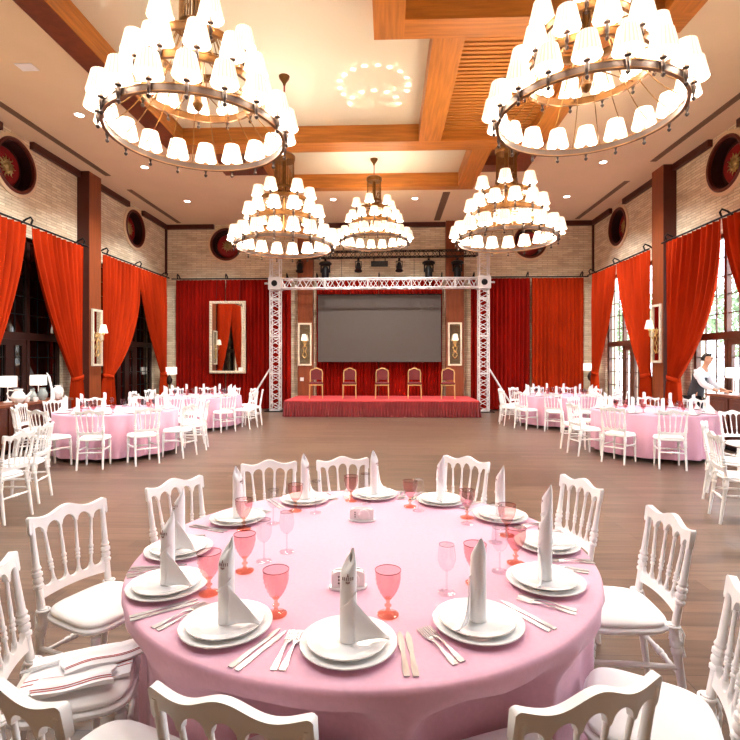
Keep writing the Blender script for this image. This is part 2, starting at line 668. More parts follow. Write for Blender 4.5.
mullioned(1, XR + 0.12, *WR[1], 1, 'window_glass', 'mullion')
mullioned(2, XR + 0.12, *WR[2], 1, 'window_glass', 'mullion')
mullioned(3, XL - 0.12, *WL[0], -1, 'dark_glass', 'ebony')
mullioned(4, XL - 0.12, *WL[1], -1, 'dark_glass', 'ebony')
mullioned(5, XR + 0.12, *WR[0], 1, 'window_glass', 'mullion')  # out-of-view window, added to bring daylight onto the near table

# outside
struct('ground', MB().box(XR + 0.35, 40, -25, 45, -0.25, -0.05).box(-25, XR + 0.35, -25, YF - 0.3, -0.25, -0.05), 'paving')


def tree(x, y, h, r, label, seed):
    rd = random.Random(seed)
    t = thing('garden_tree', (x, y, -0.05), 0, label, 'tree')
    m = MB()
    m.turned((0, 0, 0), (0, 0, h * 0.6), [(0, 0.16), (0.3, 0.12), (1, 0.07)], 8)
    for k in range(5):
        a = k * 1.3
        m.turned((0, 0, h * (0.35 + 0.05 * k)), (math.cos(a) * r * 0.6, math.sin(a) * r * 0.6, h * (0.6 + 0.05 * k)), [(0, 0.06), (1, 0.02)], 6)
    m.build('trunk', 'bark', t)
    f = MB()
    for k in range(2600):
        u, v = rd.random() * 2 * PI, math.acos(2 * rd.random() - 1)
        rr = r * (0.35 + 0.65 * rd.random() ** 0.5) * (1 + 0.25 * math.sin(3 * u) * math.sin(2 * v))
        c = Vector((rr * math.sin(v) * math.cos(u), rr * math.sin(v) * math.sin(u), h * 0.72 + 0.85 * rr * math.cos(v)))
        a = Vector((rd.uniform(-1, 1), rd.uniform(-1, 1), rd.uniform(-1, 1))).normalized() * 0.11
        b = a.cross(Vector((rd.uniform(-1, 1), rd.uniform(-1, 1), rd.uniform(-1, 1)))).normalized() * 0.06
        n = len(f.v)
        f.v += [c - a, c + b, c + a, c - b]
        f.face(n, n + 1, n + 2, n + 3)
    f.build('foliage', 'leaf', t, smooth=0)


tree(12.5, 13.6, 5.2, 1.9, 'pale leafy tree outside, seen through the nearer right-hand window', 1)
tree(13.5, 18.5, 4.6, 1.8, 'leafy tree outside, further back beyond the nearer right-hand window', 2)
tree(11.5, 23.0, 4.6, 1.7, 'leafy tree outside the further right-hand window', 3)

# ------------------------------------------------------------------ curtains
def curtain(name, p0, p1, zt, zb, nrm, label, material, tie=None, folds=11, amp=0.085, seed=0, group=None, free=1.55):
    """p0 -> p1 along the rod; tie=(edge 0|1, z_tie, gathered width)"""
    rd = random.Random(seed)
    p0, p1 = Vector((p0[0], p0[1], 0)), Vector((p1[0], p1[1], 0))
    W = (p1 - p0).length
    d = (p1 - p0).normalized()
    nrm = Vector((nrm[0], nrm[1], 0)).normalized()
    root = thing(name, tuple(p0), 0, label, 'curtain', group)
    ph = [rd.uniform(-0.5, 0.5) for _ in range(folds + 2)]
    aa = [rd.uniform(0.6, 1.15) for _ in range(folds + 2)]

    def wave(u):
        x = u * folds
        i = int(x)
        f = x - i
        q = ph[i] * (1 - f) + ph[min(i + 1, folds + 1)] * f
        a = aa[i] * (1 - f) + aa[min(i + 1, folds + 1)] * f
        return a * math.sin(2 * PI * x + q * 2.2)

    nu = folds * 9 + 1
    nv = 26

    def fn(u, v):
        z = zt + (zb - zt) * v
        s = u * W
        a = amp * (0.6 + 0.4 * min(1, v * 4))
        if tie:
            edge, ztie, gw = tie
            base = 0.02 if edge == 0 else W - gw - 0.02
            g = base + u * gw
            if z > ztie:
                t = (zt - z) / (zt - ztie)
                far = u if edge == 0 else 1 - u
                w = t ** (1.1 + (free - 1.1) * far)
                s = s * (1 - w) + g * w
                a *= (1 - 0.35 * w)
            else:
                t = (ztie - z) / (ztie - zb)
                k = 1 + 0.55 * t ** 0.6
                cx = base + gw / 2
                s = cx + (g - cx) * k
                a *= 0.8 + 0.3 * t
        off = wave(u) * a + 0.012 * math.sin(9 * u + 4 * v)
        return d * s + nrm * off + Vector((0, 0, z))
    MB().grid(nu, nv, fn).build('drape', material, root, smooth=60)
    if tie:
        edge, ztie, gw = tie
        base = 0.02 if edge == 0 else W - gw - 0.02
        cx = base + gw / 2
        b = MB()
        M = Matrix.Translation(d * cx + Vector((0, 0, ztie)))
        seg = 28

        def band(u, v):
            an = 2 * PI * u
            p = d * (math.cos(an) * (gw / 2 + 0.03)) + nrm * (math.sin(an) * 0.085)
            return d * cx + p + Vector((0, 0, ztie - 0.05 + 0.1 * v + 0.03 * math.cos(an) * (1 if edge else -1)))
        b.grid(seg, 3, band, closed_u=True)
        so = b.build('tieback', material, root)
        md = so.modifiers.new('thick', 'SOLIDIFY')
        md.thickness = 0.012
    return root


def rod(label, p0, p1, z, nrm, brackets):
    root = thing('curtain_rod', (p0[0], p0[1], z), 0, label, 'curtain rod')
    d = Vector((p1[0] - p0[0], p1[1] - p0[1], 0))
    MB().cyl((0, 0, 0), d, 0.022).build('pole', 'black_metal', root)
    n = Vector((nrm[0], nrm[1], 0))
    dn = d.normalized()
    for t in brackets:
        c = d * t
        MB().tube([c + n * 0.24 + Vector((0, 0, 0.02)), c + n * 0.1 + Vector((0, 0, 0.12)), c - n * 0.0 + Vector((0, 0, 0.16)), c - n * 0.04 + Vector((0, 0, 0.1)), c],
                  0.02).build('bracket', 'black_metal', root)
    return root


ZR = 4.38
CX_L = -7.35
CX_R = 6.50
curtain('curtain', (CX_L, 8.35), (CX_L, 9.74), ZR, 0.03, (1, 0), 'red curtain at the left edge of the photo, swept towards the camera', 'orange_velvet', tie=(0, 1.22, 0.34), seed=1, folds=9)
curtain('curtain', (CX_L, 9.80), (CX_L, 11.55), ZR, 0.03, (1, 0), 'orange-red curtain tied back just left of the left wooden pilaster', 'orange_velvet', tie=(1, 1.22, 0.36), seed=2, folds=10)
curtain('curtain', (CX_L, 12.42), (CX_L, 14.2), ZR, 0.03, (1, 0), 'bright orange-red curtain tied back just right of the left wooden pilaster', 'orange_velvet', tie=(0, 1.22, 0.36), free=2.7, seed=3, folds=10)
curtain('curtain', (CX_L, 14.24), (CX_L, 16.0), ZR, 0.03, (1, 0), 'red curtain on the left wall tied back towards the back corner', 'orange_velvet', tie=(1, 1.22, 0.34), seed=4, folds=10)
curtain('curtain', (CX_R, 7.9), (CX_R, 9.72), ZR, 0.03, (-1, 0), 'orange-red curtain cut by the right edge of the photo', 'orange_velvet', tie=(0, 1.2, 0.36), seed=5, folds=10)
curtain('curtain', (CX_R, 9.78), (CX_R, 11.66), ZR, 0.03, (-1, 0), 'orange-red curtain tied back just right of the right wooden pilaster, beside the waiter', 'orange_velvet', tie=(1, 1.22, 0.42), free=2.5, seed=6, folds=11)
curtain('curtain', (CX_R, 12.42), (CX_R, 14.22), ZR, 0.03, (-1, 0), 'orange-red curtain tied back just left of the right wooden pilaster', 'orange_velvet', tie=(0, 1.25, 0.38), seed=7, folds=10)
curtain('curtain', (CX_R, 14.28), (CX_R, 15.85), ZR, 0.03, (-1, 0), 'red curtain on the right wall tied back towards the back corner', 'orange_velvet', tie=(1, 1.25, 0.34), seed=8, folds=9)
rod('black curtain rod along the left wall, nearer than the pilaster', (CX_L, 7.9), (CX_L, 11.75), ZR + 0.04, (-1, 0), (0.1, 0.5, 0.95))
rod('black curtain rod along the left wall beyond the pilaster', (CX_L, 12.36), (CX_L, 16.2), ZR + 0.04, (-1, 0), (0.05, 0.5, 0.95))
rod('black curtain rod along the right wall, nearer than the pilaster', (CX_R, 7.7), (CX_R, 11.88), ZR + 0.04, (1, 0), (0.1, 0.5, 0.95))
rod('black curtain rod along the right wall beyond the pilaster', (CX_R, 12.46), (CX_R, 16.2), ZR + 0.04, (1, 0), (0.05, 0.5, 0.95))

YC = 16.40
curtain('curtain', (-7.2, YC), (-5.5, YC), ZR, 0.03, (0, -1), 'red curtain on the back wall behind the left half of the framed mirror', 'red_velvet', seed=11, folds=13, amp=0.06)
curtain('curtain', (-5.48, YC), (-3.27, YC), ZR, 0.03, (0, -1), 'red curtain on the back wall between the framed mirror and the left truss column', 'red_velvet', seed=12, folds=16, amp=0.06)
curtain('curtain', (-2.40, YC), (-0.32, YC), ZR, 0.03, (0, -1), 'dark red curtain behind the left half of the big screen', 'red_velvet', seed=13, folds=18, amp=0.05)
curtain('curtain', (-0.30, YC), (1.80, YC), ZR, 0.03, (0, -1), 'dark red curtain behind the right half of the big screen', 'red_velvet', seed=14, folds=18, amp=0.05)
curtain('curtain', (2.74, YC), (4.70, YC), ZR, 0.03, (0, -1), 'red curtain on the back wall just right of the right truss column', 'red_velvet', seed=15, folds=14, amp=0.06)
curtain('curtain', (4.76, YC), (6.45, YC), ZR, 0.03, (0, -1), 'orange-red curtain on the back wall next to the right back corner', 'orange_velvet', seed=16, folds=13, amp=0.06)
rod('black curtain rod on the back wall left of the screen', (-7.35, YC), (-3.2, YC), ZR + 0.04, (0, 1), (0.05, 0.45, 0.95))
rod('black curtain rod on the back wall right of the screen', (2.66, YC), (6.6, YC), ZR + 0.04, (0, 1), (0.05, 0.5, 0.95))
rod('black curtain rod behind the big screen', (-2.48, YC), (1.88, YC), ZR + 0.04, (0, 1), (0.02, 0.5, 0.98))
# curtains of the wall behind the camera (seen only in reflections)
for i, (a, b) in enumerate([(-5.6, -4.6), (-3.4, -2.4), (1.4, 2.4), (3.6, 4.6)]):
    curtain('curtain', (a, YF + 0.2), (b, YF + 0.2), ZR, 0.03, (0, 1), 'red curtain on the wall behind the camera, seen in the mirrors', 'red_velvet', seed=20 + i, folds=7, group='curtains behind the camera')

# ------------------------------------------------------------------ medallions
def medallion(loc, rz, label):
    r = thing('wall_medallion', loc, rz, label, 'wall ornament')
    # local: wall plane at y=0, facing -y
    M = Matrix.Rotation(PI / 2, 4, 'X')
    def lat(prof, c, name, mm, close=True):
        mb = MB().lathe(prof, (0, 0, 0), 40, close=close)
        mb.v = [M @ v + Vector(c) for v in mb.v]
        return mb.build(name, mm, r)
    lat([(0.49, 0.0), (0.56, 0.0), (0.56, 0.05), (0.53, 0.075), (0.49, 0.06)], (0, 0, 0), 'rim', 'medal_rim')
    lat([(0.56, 0.0), (0.63, 0.0), (0.63, 0.03), (0.56, 0.045)], (0, 0, 0), 'plaster_surround', 'plaster')
    lat([(0.0, -0.24), (0.495, -0.24), (0.495, 0.0), (0.478, 0.0), (0.47, -0.22), (0.0, -0.22)], (0, 0, 0), 'niche_lining', 'medal_dark', False)
    lat([(0.0, -0.17), (0.36, -0.18), (0.40, -0.22), (0.0, -0.22)], (0, 0, 0), 'disc', 'medal_red', False)
    s = MB()
    s.lathe([(0.0, 0.10), (0.05, 0.095), (0.09, 0.07), (0.105, 0.035), (0.0, 0.035)], (0, 0, 0), 24)
    s.v = [M @ v for v in s.v]
    for k in range(14):
        a = 2 * PI * k / 14
        L = 0.24 if k % 2 == 0 else 0.20
        pts = []
        for i in range(6):
            t = i / 5
            rad = 0.09 + (L - 0.09) * t
            wob = 0.018 * math.sin(t * 6.5)
            pts.append((rad * math.cos(a) - wob * math.sin(a), -0.05, rad * math.sin(a) + wob * math.cos(a)))
        s.tube(pts, [0.022, 0.024, 0.02, 0.015, 0.009, 0.003], 6)
    for dx in (-0.035, 0.035):
        s.turned((dx, -0.095, 0.02), (dx, -0.115, 0.02), [(0, 0.016), (1, 0.008)], 8)
    s.turned((0, -0.095, 0.01), (0, -0.125, -0.02), [(0, 0.012), (1, 0.01)], 8)
    s.turned((0, -0.09, -0.045), (0, -0.11, -0.045), [(0, 0.022), (1, 0.012)], 8)
    s.v = [v + Vector((0, 0.205, 0)) for v in s.v]
    s.build('sun_ornament', 'sun_silver', r)


medallion((XL, MED_L[0], MZ), PI / 2, 'round dark niche with silver sun face on the left wall at the photo edge')
medallion((XL, MED_L[1], MZ), PI / 2, 'round dark sun medallion high on the left wall beyond the pilaster')
medallion((XR, MED_R[0], MZ), -PI / 2, 'round dark niche with golden sun face on the right wall at the photo edge')
medallion((XR, MED_R[1], MZ), -PI / 2, 'round dark sun medallion high on the right wall beyond the pilaster')
medallion((MED_B[0], YB, MZ), 0, 'round sun medallion on the back wall left of the stage')
medallion((MED_B[1], YB, MZ), 0, 'round sun medallion on the back wall half hidden by the right rear chandelier')

# ------------------------------------------------------------------ framed mirrors with sconces, big mirror
def shade_mesh(mb, c, r0, r1, h, seg=30, pleat=0.02):
    """pleated tapered open shade with real thickness; c = centre of the lower rim"""
    n = seg * 2

    def prof(off):
        def fn(u, v):
            an = 2 * PI * u
            k = int(round(u * n)) % 2
            r = (r0 + (r1 - r0) * v) * (1 - pleat * k) - off
            return (c[0] + r * math.cos(an), c[1] + r * math.sin(an), c[2] + h * v)
        return fn
    for off in (0, 0.004):
        f0 = len(mb.f)
        mb.grid(n, 2, prof(off), closed_u=True)
        for i in range(f0, len(mb.f)):
            mb.mi[i] = (i - f0) % 2
    return mb


def sconce_mirror(loc, rz, label, w=0.46, h=1.45, lamp=True, lamplabel=None):
    r = thing('framed_wall_mirror', loc, rz, label, 'mirror')
    f = MB()
    t = 0.055
    f.box(-w / 2, w / 2, -0.05, 0, 0, t).box(-w / 2, w / 2, -0.05, 0, h - t, h)
    f.box(-w / 2, -w / 2 + t, -0.05, 0, t, h - t).box(w / 2 - t, w / 2, -0.05, 0, t, h - t)
    f.build('frame', 'cream_gold', r, smooth=0)
    MB().box(-w / 2 + t, w / 2 - t, -0.02, -0.005, t, h - t).build('mirror_glass', 'mirror', r, smooth=0)
    s = thing('wall_sconce', loc, rz, lamplabel, 'wall lamp')
    b = MB()
    zc = h * 0.52
    b.turned((0, -0.021, zc), (0, -0.05, zc), [(0, 0.05), (1, 0.03)], 14)
    b.tube([(0, -0.05, zc - 0.06), (0.0, -0.12, zc - 0.14), (0, -0.19, zc - 0.08), (0, -0.19, zc + 0.06)], 0.012)
    for sx in (-1, 1):
        b.tube([(0, -0.05, zc - 0.05), (sx * 0.07, -0.06, zc - 0.15), (sx * 0.02, -0.06, zc - 0.26), (sx * 0.08, -0.05, zc - 0.40), (0, -0.04, zc - 0.5)], 0.013)
        b.tube([(0, -0.05, zc + 0.05), (sx * 0.08, -0.06, zc + 0.10), (sx * 0.05, -0.06, zc + 0.0)], 0.011)
    b.turned((0, -0.19, zc + 0.04), (0, -0.19, zc + 0.10), [(0, 0.03), (0.3, 0.034), (1, 0.014)], 12)
    b.build('sconce_arm', 'gold_paint', s)
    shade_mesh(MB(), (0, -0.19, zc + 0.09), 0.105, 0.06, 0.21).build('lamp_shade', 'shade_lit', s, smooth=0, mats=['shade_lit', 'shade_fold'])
    MB().lathe([(0, 0), (0.016, 0.004), (0.024, 0.03), (0.018, 0.06), (0, 0.075)], (0, -0.19, zc + 0.11), 12).build('bulb', 'bulb', s)
    return r


sconce_mirror((-7.33, 12.05, 1.50), PI / 2, 'narrow gilt framed mirror on the left wooden pilaster', w=0.42, h=1.42, lamplabel='lit gold wall sconce on the mirror of the left pilaster')
sconce_mirror((6.55, 12.17, 1.58), -PI / 2, 'narrow gilt framed mirror on the right wooden pilaster', w=0.42, h=1.42, lamplabel='lit gold wall sconce on the mirror of the right pilaster')
sconce_mirror((-2.79, YB - 0.22, 1.48), 0, 'narrow cream framed mirror on the pilaster left of the screen', w=0.46, h=1.43, lamplabel='lit gold wall sconce left of the screen')
sconce_mirror((2.22, YB - 0.22, 1.48), 0, 'narrow cream framed mirror on the pilaster right of the screen', w=0.46, h=1.43, lamplabel='lit gold wall sconce right of the screen')
tag(MB().box(-0.06, 0.06, -0.012, 0, -0.06, 0.06).build('wall_socket', 'socket', loc=(-2.89, YB - 0.22, 1.02), smooth=0),
    'small white wall plate under the sconce left of the screen', 'wall switch')

bm_ = thing('framed_wall_mirror', (-5.38, 16.28, 1.22), 0, 'large mirror with a beaded cream frame in front of the back red curtains', 'mirror')
f = MB()
w, h, t = 1.22, 2.42, 0.085
f.box(-w / 2, w / 2, -0.05, 0.02, 0, t).box(-w / 2, w / 2, -0.05, 0.02, h - t, h)
f.box(-w / 2, -w / 2 + t, -0.05, 0.02, t, h - t).box(w / 2 - t, w / 2, -0.05, 0.02, t, h - t)
f.build('frame', 'cream_gold', bm_, smooth=0)
f = MB()
nb = 26
for i in range(nb):
    z = t / 2 + (h - t) * i / (nb - 1)
    for sx in (-1, 1):
        f.lathe([(0, -0.034), (0.024, -0.024), (0.034, 0), (0.024, 0.024), (0, 0.034)], (sx * (w / 2 - t / 2), -0.055, z), 8)
for i in range(1, 13):
    x = -w / 2 + t / 2 + (w - t) * i / 13
    for z in (t / 2, h - t / 2):
        f.lathe([(0, -0.034), (0.024, -0.024), (0.034, 0), (0.024, 0.024), (0, 0.034)], (x, -0.055, z), 8)
f.build('beading', 'cream_gold', bm_)
MB().box(-w / 2 + t, w / 2 - t, -0.03, -0.01, t, h - t).build('mirror_glass', 'mirror', bm_, smooth=0)
MB().cyl((-0.4, 0.0, h), (-0.4, 0.1, 3.22), 0.005).cyl((0.4, 0.0, h), (0.4, 0.1, 3.22), 0.005).build('hanging_cord', 'black_metal', bm_)

# ------------------------------------------------------------------ stage, screen, truss
SX0, SX1, SY0, SY1, SZ = -3.02, 2.62, 14.15, 16.25, 0.48
st = thing('stage_platform', ((SX0 + SX1) / 2, (SY0 + SY1) / 2, 0), 0, 'low stage with red carpet top and pleated dark red skirt', 'stage')
hw, hd = (SX1 - SX0) / 2, (SY1 - SY0) / 2
MB().box(-hw, hw, -hd, hd, SZ - 0.06, SZ).build('carpet_top', 'red_carpet', st, smooth=0)
MB().box(-hw + 0.08, hw - 0.08, -hd + 0.08, hd, 0, SZ - 0.06).build('platform_body', 'dark_wood', st, smooth=0)
m = MB()
peri = [(-hw, hd), (-hw, -hd), (hw, -hd), (hw, hd)]
segs = [(peri[0], peri[1], (-1, 0)), (peri[1], peri[2], (0, -1)), (peri[2], peri[3], (1, 0))]
for a, b, nn in segs:
    L = math.hypot(b[0] - a[0], b[1] - a[1])
    nf = int(L / 0.085)
    def fn(u, v, a=a, b=b, nn=nn, nf=nf):
        o = (0.012 + 0.02 * v) * math.sin(2 * PI * nf * u + 0.8 * math.sin(17 * u)) + 0.01 + 0.02 * v
        e = 1.0
        return (a[0] + (b[0] - a[0]) * u + nn[0] * o * e, a[1] + (b[1] - a[1]) * u + nn[1] * o, SZ - 0.03 - (SZ - 0.04) * v)
    m.grid(nf * 6 + 1, 5, fn)
m.build('skirt', 'skirt_red', st, smooth=60)

sc_ = thing('led_screen', (-0.29, 16.2, 1.60), 0, 'large switched-off dark grey screen above the stage', 'screen')
MB().box(-2.03, 2.03, -0.04, 0.04, 0, 2.20).build('display_panel', 'led_screen', sc_, smooth=0)
f = MB()
f.box(-2.03, 2.03, 0.041, 0.10, 0, 0.08).box(-2.03, 2.03, 0.041, 0.10, 2.12, 2.20)
for x in (-2.0, -1.0, 0, 1.0, 1.95):
    f.box(x, x + 0.05, 0.041, 0.10, 0.08, 2.12)
f.build('rear_frame', 'black_metal', sc_, smooth=0)
MB().box(-2.05, 2.05, -0.05, 0.05, 2.2, 2.24).build('top_rail', 'black_metal', sc_, smooth=0)
MB().cyl((-1.25, 0, 2.24), (-1.25, 0, 3.40), 0.006).cyl((1.15, 0, 2.24), (1.15, 0, 3.40), 0.006).build('hanging_cable', 'black_metal', sc_)


def truss(mb, p0, p1, w=0.30, r=0.021, rb=0.0105, step=0.30, up=(0, 1, 0), h=None):
    p0, p1 = Vector(p0), Vector(p1)
    h = h or w
    d = p1 - p0
    L = d.length
    z = d.normalized()
    x = Vector(up).cross(z).normalized()
    y = z.cross(x)
    cs = [x * (sx * w / 2) + y * (sy * h / 2) for sx, sy in ((-1, -1), (1, -1), (1, 1), (-1, 1))]
    for c in cs:
        mb.cyl(p0 + c, p1 + c, r, seg=8)
    n = max(1, int(L / step))
    for i in range(n):
        a, b = p0 + d * (i / n), p0 + d * ((i + 1) / n)
        mid = (a + b) / 2
        for k in range(4):
            c, e = cs[k], cs[(k + 1) % 4]
            mb.cyl(a + c, mid + e, rb, seg=6)
            mb.cyl(mid + e, b + c, rb, seg=6)
    for i in range(0, n + 1, 4):
        a = p0 + d * (i / n)
        for k in range(4):
            mb.cyl(a + cs[k], a + cs[(k + 1) % 4], r * 0.9, seg=6)
    return mb


TY = 15.85
TXL, TXR = -3.66, 3.06
tr = thing('truss_portal', ((TXL + TXR) / 2, TY, 0), 0, 'white aluminium truss frame standing around the stage', 'truss')
ox = (TXL + TXR) / 2
ZC = 4.14
for s, x in ((-1, TXL - ox), (1, TXR - ox)):
    truss(MB(), (x, 0, 0.03), (x, 0, ZC - 0.2)).build('column', 'truss_white', tr)
    truss(MB(), (x, 0, ZC + 0.2), (x, 0, 5.35)).build('column_top', 'truss_white', tr)
    b = MB()
    b.box(x - 0.2, x + 0.2, -0.2, 0.2, ZC - 0.2, ZC + 0.2)
    b.build('corner_block', 'truss_white', tr, smooth=0)
    MB().turned((x, -0.2, ZC), (x, -0.225, ZC), [(0, 0.10), (1, 0.085)], 16).build('block_port', 'black_metal', tr)
    MB().box(x - 0.3, x + 0.3, -0.3, 0.3, 0, 0.03).build('base_plate', 'black_metal', tr, smooth=0)
    MB().cyl((x + s * 0.15, -0.05, 1.42), (x + s * 0.95, -0.35, 0.02), 0.028).build('brace', 'truss_white', tr)
    MB().cyl((x + s * 0.2, 0, ZC + 0.02), (x + s * 0.36, 0, ZC + 0.02), 0.03).build('spigot', 'truss_white', tr)
truss(MB(), (TXL - ox + 0.2, 0, ZC), (TXR - ox - 0.2, 0, ZC), step=0.34).build('crossbeam', 'truss_white', tr)

bt = thing('lighting_truss', (0.0, 16.22, 5.12), 0, 'black lighting truss hanging over the stage with spotlights', 'truss')
truss(MB(), (-3.1, 0, 0.03), (2.9, 0, 0.06), w=0.2, r=0.018, rb=0.009, step=0.3).build('lattice', 'black_metal', bt)
for x in (-2.5, 0, 2.6):
    MB().cyl((x, 0, 0.12), (x, 0, ZP - 5.12), 0.008).build('hanging_cable', 'black_metal', bt)


def stage_light(x, y, z, big, label, tilt=0.0):
    r = thing('stage_spotlight', (x, y, z), 0, label, 'stage light')
    MB().box(-0.035, 0.035, -0.035, 0.035, -0.06, 0.0).turned((0, 0, -0.06), (0, 0, -0.09), [(0, 0.05), (1, 0.05)], 10).build('clamp', 'black_metal', r)
    if big:
        MB().turned((0, 0, -0.09), (0, 0, -0.22), [(0, 0.15), (0.3, 0.21), (0.7, 0.21), (1, 0.12)], 16).build('base', 'black_metal', r)
        MB().box(-0.16, -0.12, -0.05, 0.05, -0.45, -0.2).box(0.12, 0.16, -0.05, 0.05, -0.45, -0.2).box(-0.16, 0.16, -0.05, 0.05, -0.23, -0.2).build('yoke', 'black_metal', r)
        MB().turned((0, 0.0, -0.26), (0, -0.06, -0.72), [(0, 0.08), (0.2, 0.12), (0.75, 0.12), (1, 0.095)], 16).build('head', 'black_metal', r)
    else:
        MB().box(-0.11, -0.09, -0.02, 0.02, -0.3, -0.08).box(0.09, 0.11, -0.02, 0.02, -0.3, -0.08).box(-0.11, 0.11, -0.02, 0.02, -0.1, -0.08).build('yoke', 'black_metal', r)
        MB().turned((0, 0.0, -0.14), (0, -0.08, -0.42), [(0, 0.06), (0.4, 0.085), (0.8, 0.10), (1, 0.13)], 14).build('head', 'black_metal', r)


LY, LZ = 16.22, 5.02
stage_light(-2.93, LY, LZ, False, 'small black spotlight at the left end of the lighting truss')
stage_light(-2.08, LY, LZ, True, 'big black moving-head light on the left half of the lighting truss')
stage_light(-0.98, LY, LZ, False, 'small black spotlight just left of the bar lamp on the lighting truss')
stage_light(0.37, LY, LZ, False, 'small black spotlight just right of the bar lamp on the lighting truss')
stage_light(1.34, LY, LZ, True, 'big black moving-head light on the right half of the lighting truss')
stage_light(2.28, LY, LZ, True, 'black moving-head light at the right end of the lighting truss')
r = thing('bar_floodlight', (-0.28, LY, LZ), 0, 'flat black bar lamp in the middle of the lighting truss', 'stage light')
MB().box(-0.28, 0.28, -0.07, 0.07, -0.25, -0.09).build('housing', 'black_metal', r, smooth=0)
MB().box(-0.2, -0.17, -0.02, 0.02, -0.09, 0).box(0.17, 0.2, -0.02, 0.02, -0.09, 0).build('clamp', 'black_metal', r, smooth=0)


def stage_chair():
    r = thing('banquet_chair', (0, 0, 0), 0, 'x', 'chair')
    f = MB()
    # seat ring
    f.box(-0.21, 0.21, 0.17, 0.2, 0.40, 0.43).box(-0.21, 0.21, -0.21, -0.18, 0.40, 0.43).box(-0.21, -0.18, -0.18, 0.17, 0.40, 0.43).box(0.18, 0.21, -0.18, 0.17, 0.40, 0.43)
    f.build('seat_frame', 'gold_paint', r, smooth=0)
    for sx in (-1, 1):
        MB().turned((sx * 0.19, -0.19, 0.41), (sx * 0.2, -0.22, 0), [(0, 0.017), (1, 0.013)], 8).build('leg', 'gold_paint', r)
        MB().turned((sx * 0.19, 0.19, 0.41), (sx * 0.20, 0.27, 0), [(0, 0.017), (1, 0.013)], 8).build('leg', 'gold_paint', r)
    pts = [(-0.19, 0.19, 0.41), (-0.185, 0.24, 0.62), (-0.19, 0.27, 0.78), (-0.165, 0.28, 0.86), (-0.10, 0.285, 0.885), (-0.04, 0.285, 0.915), (0, 0.285, 0.92),
           (0.04, 0.285, 0.915), (0.10, 0.285, 0.885), (0.165, 0.28, 0.86), (0.19, 0.27, 0.78), (0.185, 0.24, 0.62), (0.19, 0.19, 0.41)]
    MB().tube(pts, 0.017, 8).build('back_frame', 'gold_paint', r)
    cols = [i / 16 for i in range(17)]
    def fn(u):
        x = -0.165 + 0.33 * u
        zt = 0.84 + 0.055 * math.cos((u - 0.5) * PI) ** 1.5
        return ((x, 0.20, 0.56), (x, 0.255, zt), (x, 0.285, zt), (x, 0.235, 0.56))
    MB().strip(cols, fn).build('backrest', 'chair_red', r)
    s = 24
    pts = [((0.2 * (abs(math.cos(a)) ** 0.35) * (1 if math.cos(a) > 0 else -1)), 0.2 * (abs(math.sin(a)) ** 0.35) * (1 if math.sin(a) > 0 else -1)) for a in [2 * PI * k / s for k in range(s)]]
    MB().outline(pts, 0, 0, rings=[(0.98, 0.43), (1.03, 0.445), (1.03, 0.47), (0.92, 0.495), (0.6, 0.505)]).build('seat', 'chair_red', r)
    return r


sch = stage_chair()
SLAB = ['gold framed chair with red back on the stage, leftmost of the five', 'gold framed red chair on the stage, second from the left',
        'gold framed red chair in the middle of the stage', 'gold framed red chair on the stage, second from the right',
        'gold framed chair with red back on the stage, rightmost of the five']
for i, x in enumerate([-2.21, -1.18, -0.18, 0.81, 1.83]):
    rz = [0.12, 0.05, 0, -0.03, -0.12][i]
    if i == 0:
        sch.location = (x, 15.0, SZ + 0.006)
        sch.rotation_euler = (0, 0, rz)
        tag(sch, SLAB[0], 'chair')
    else:
        dup(sch, (x, 15.0, SZ + 0.006), rz, SLAB[i])

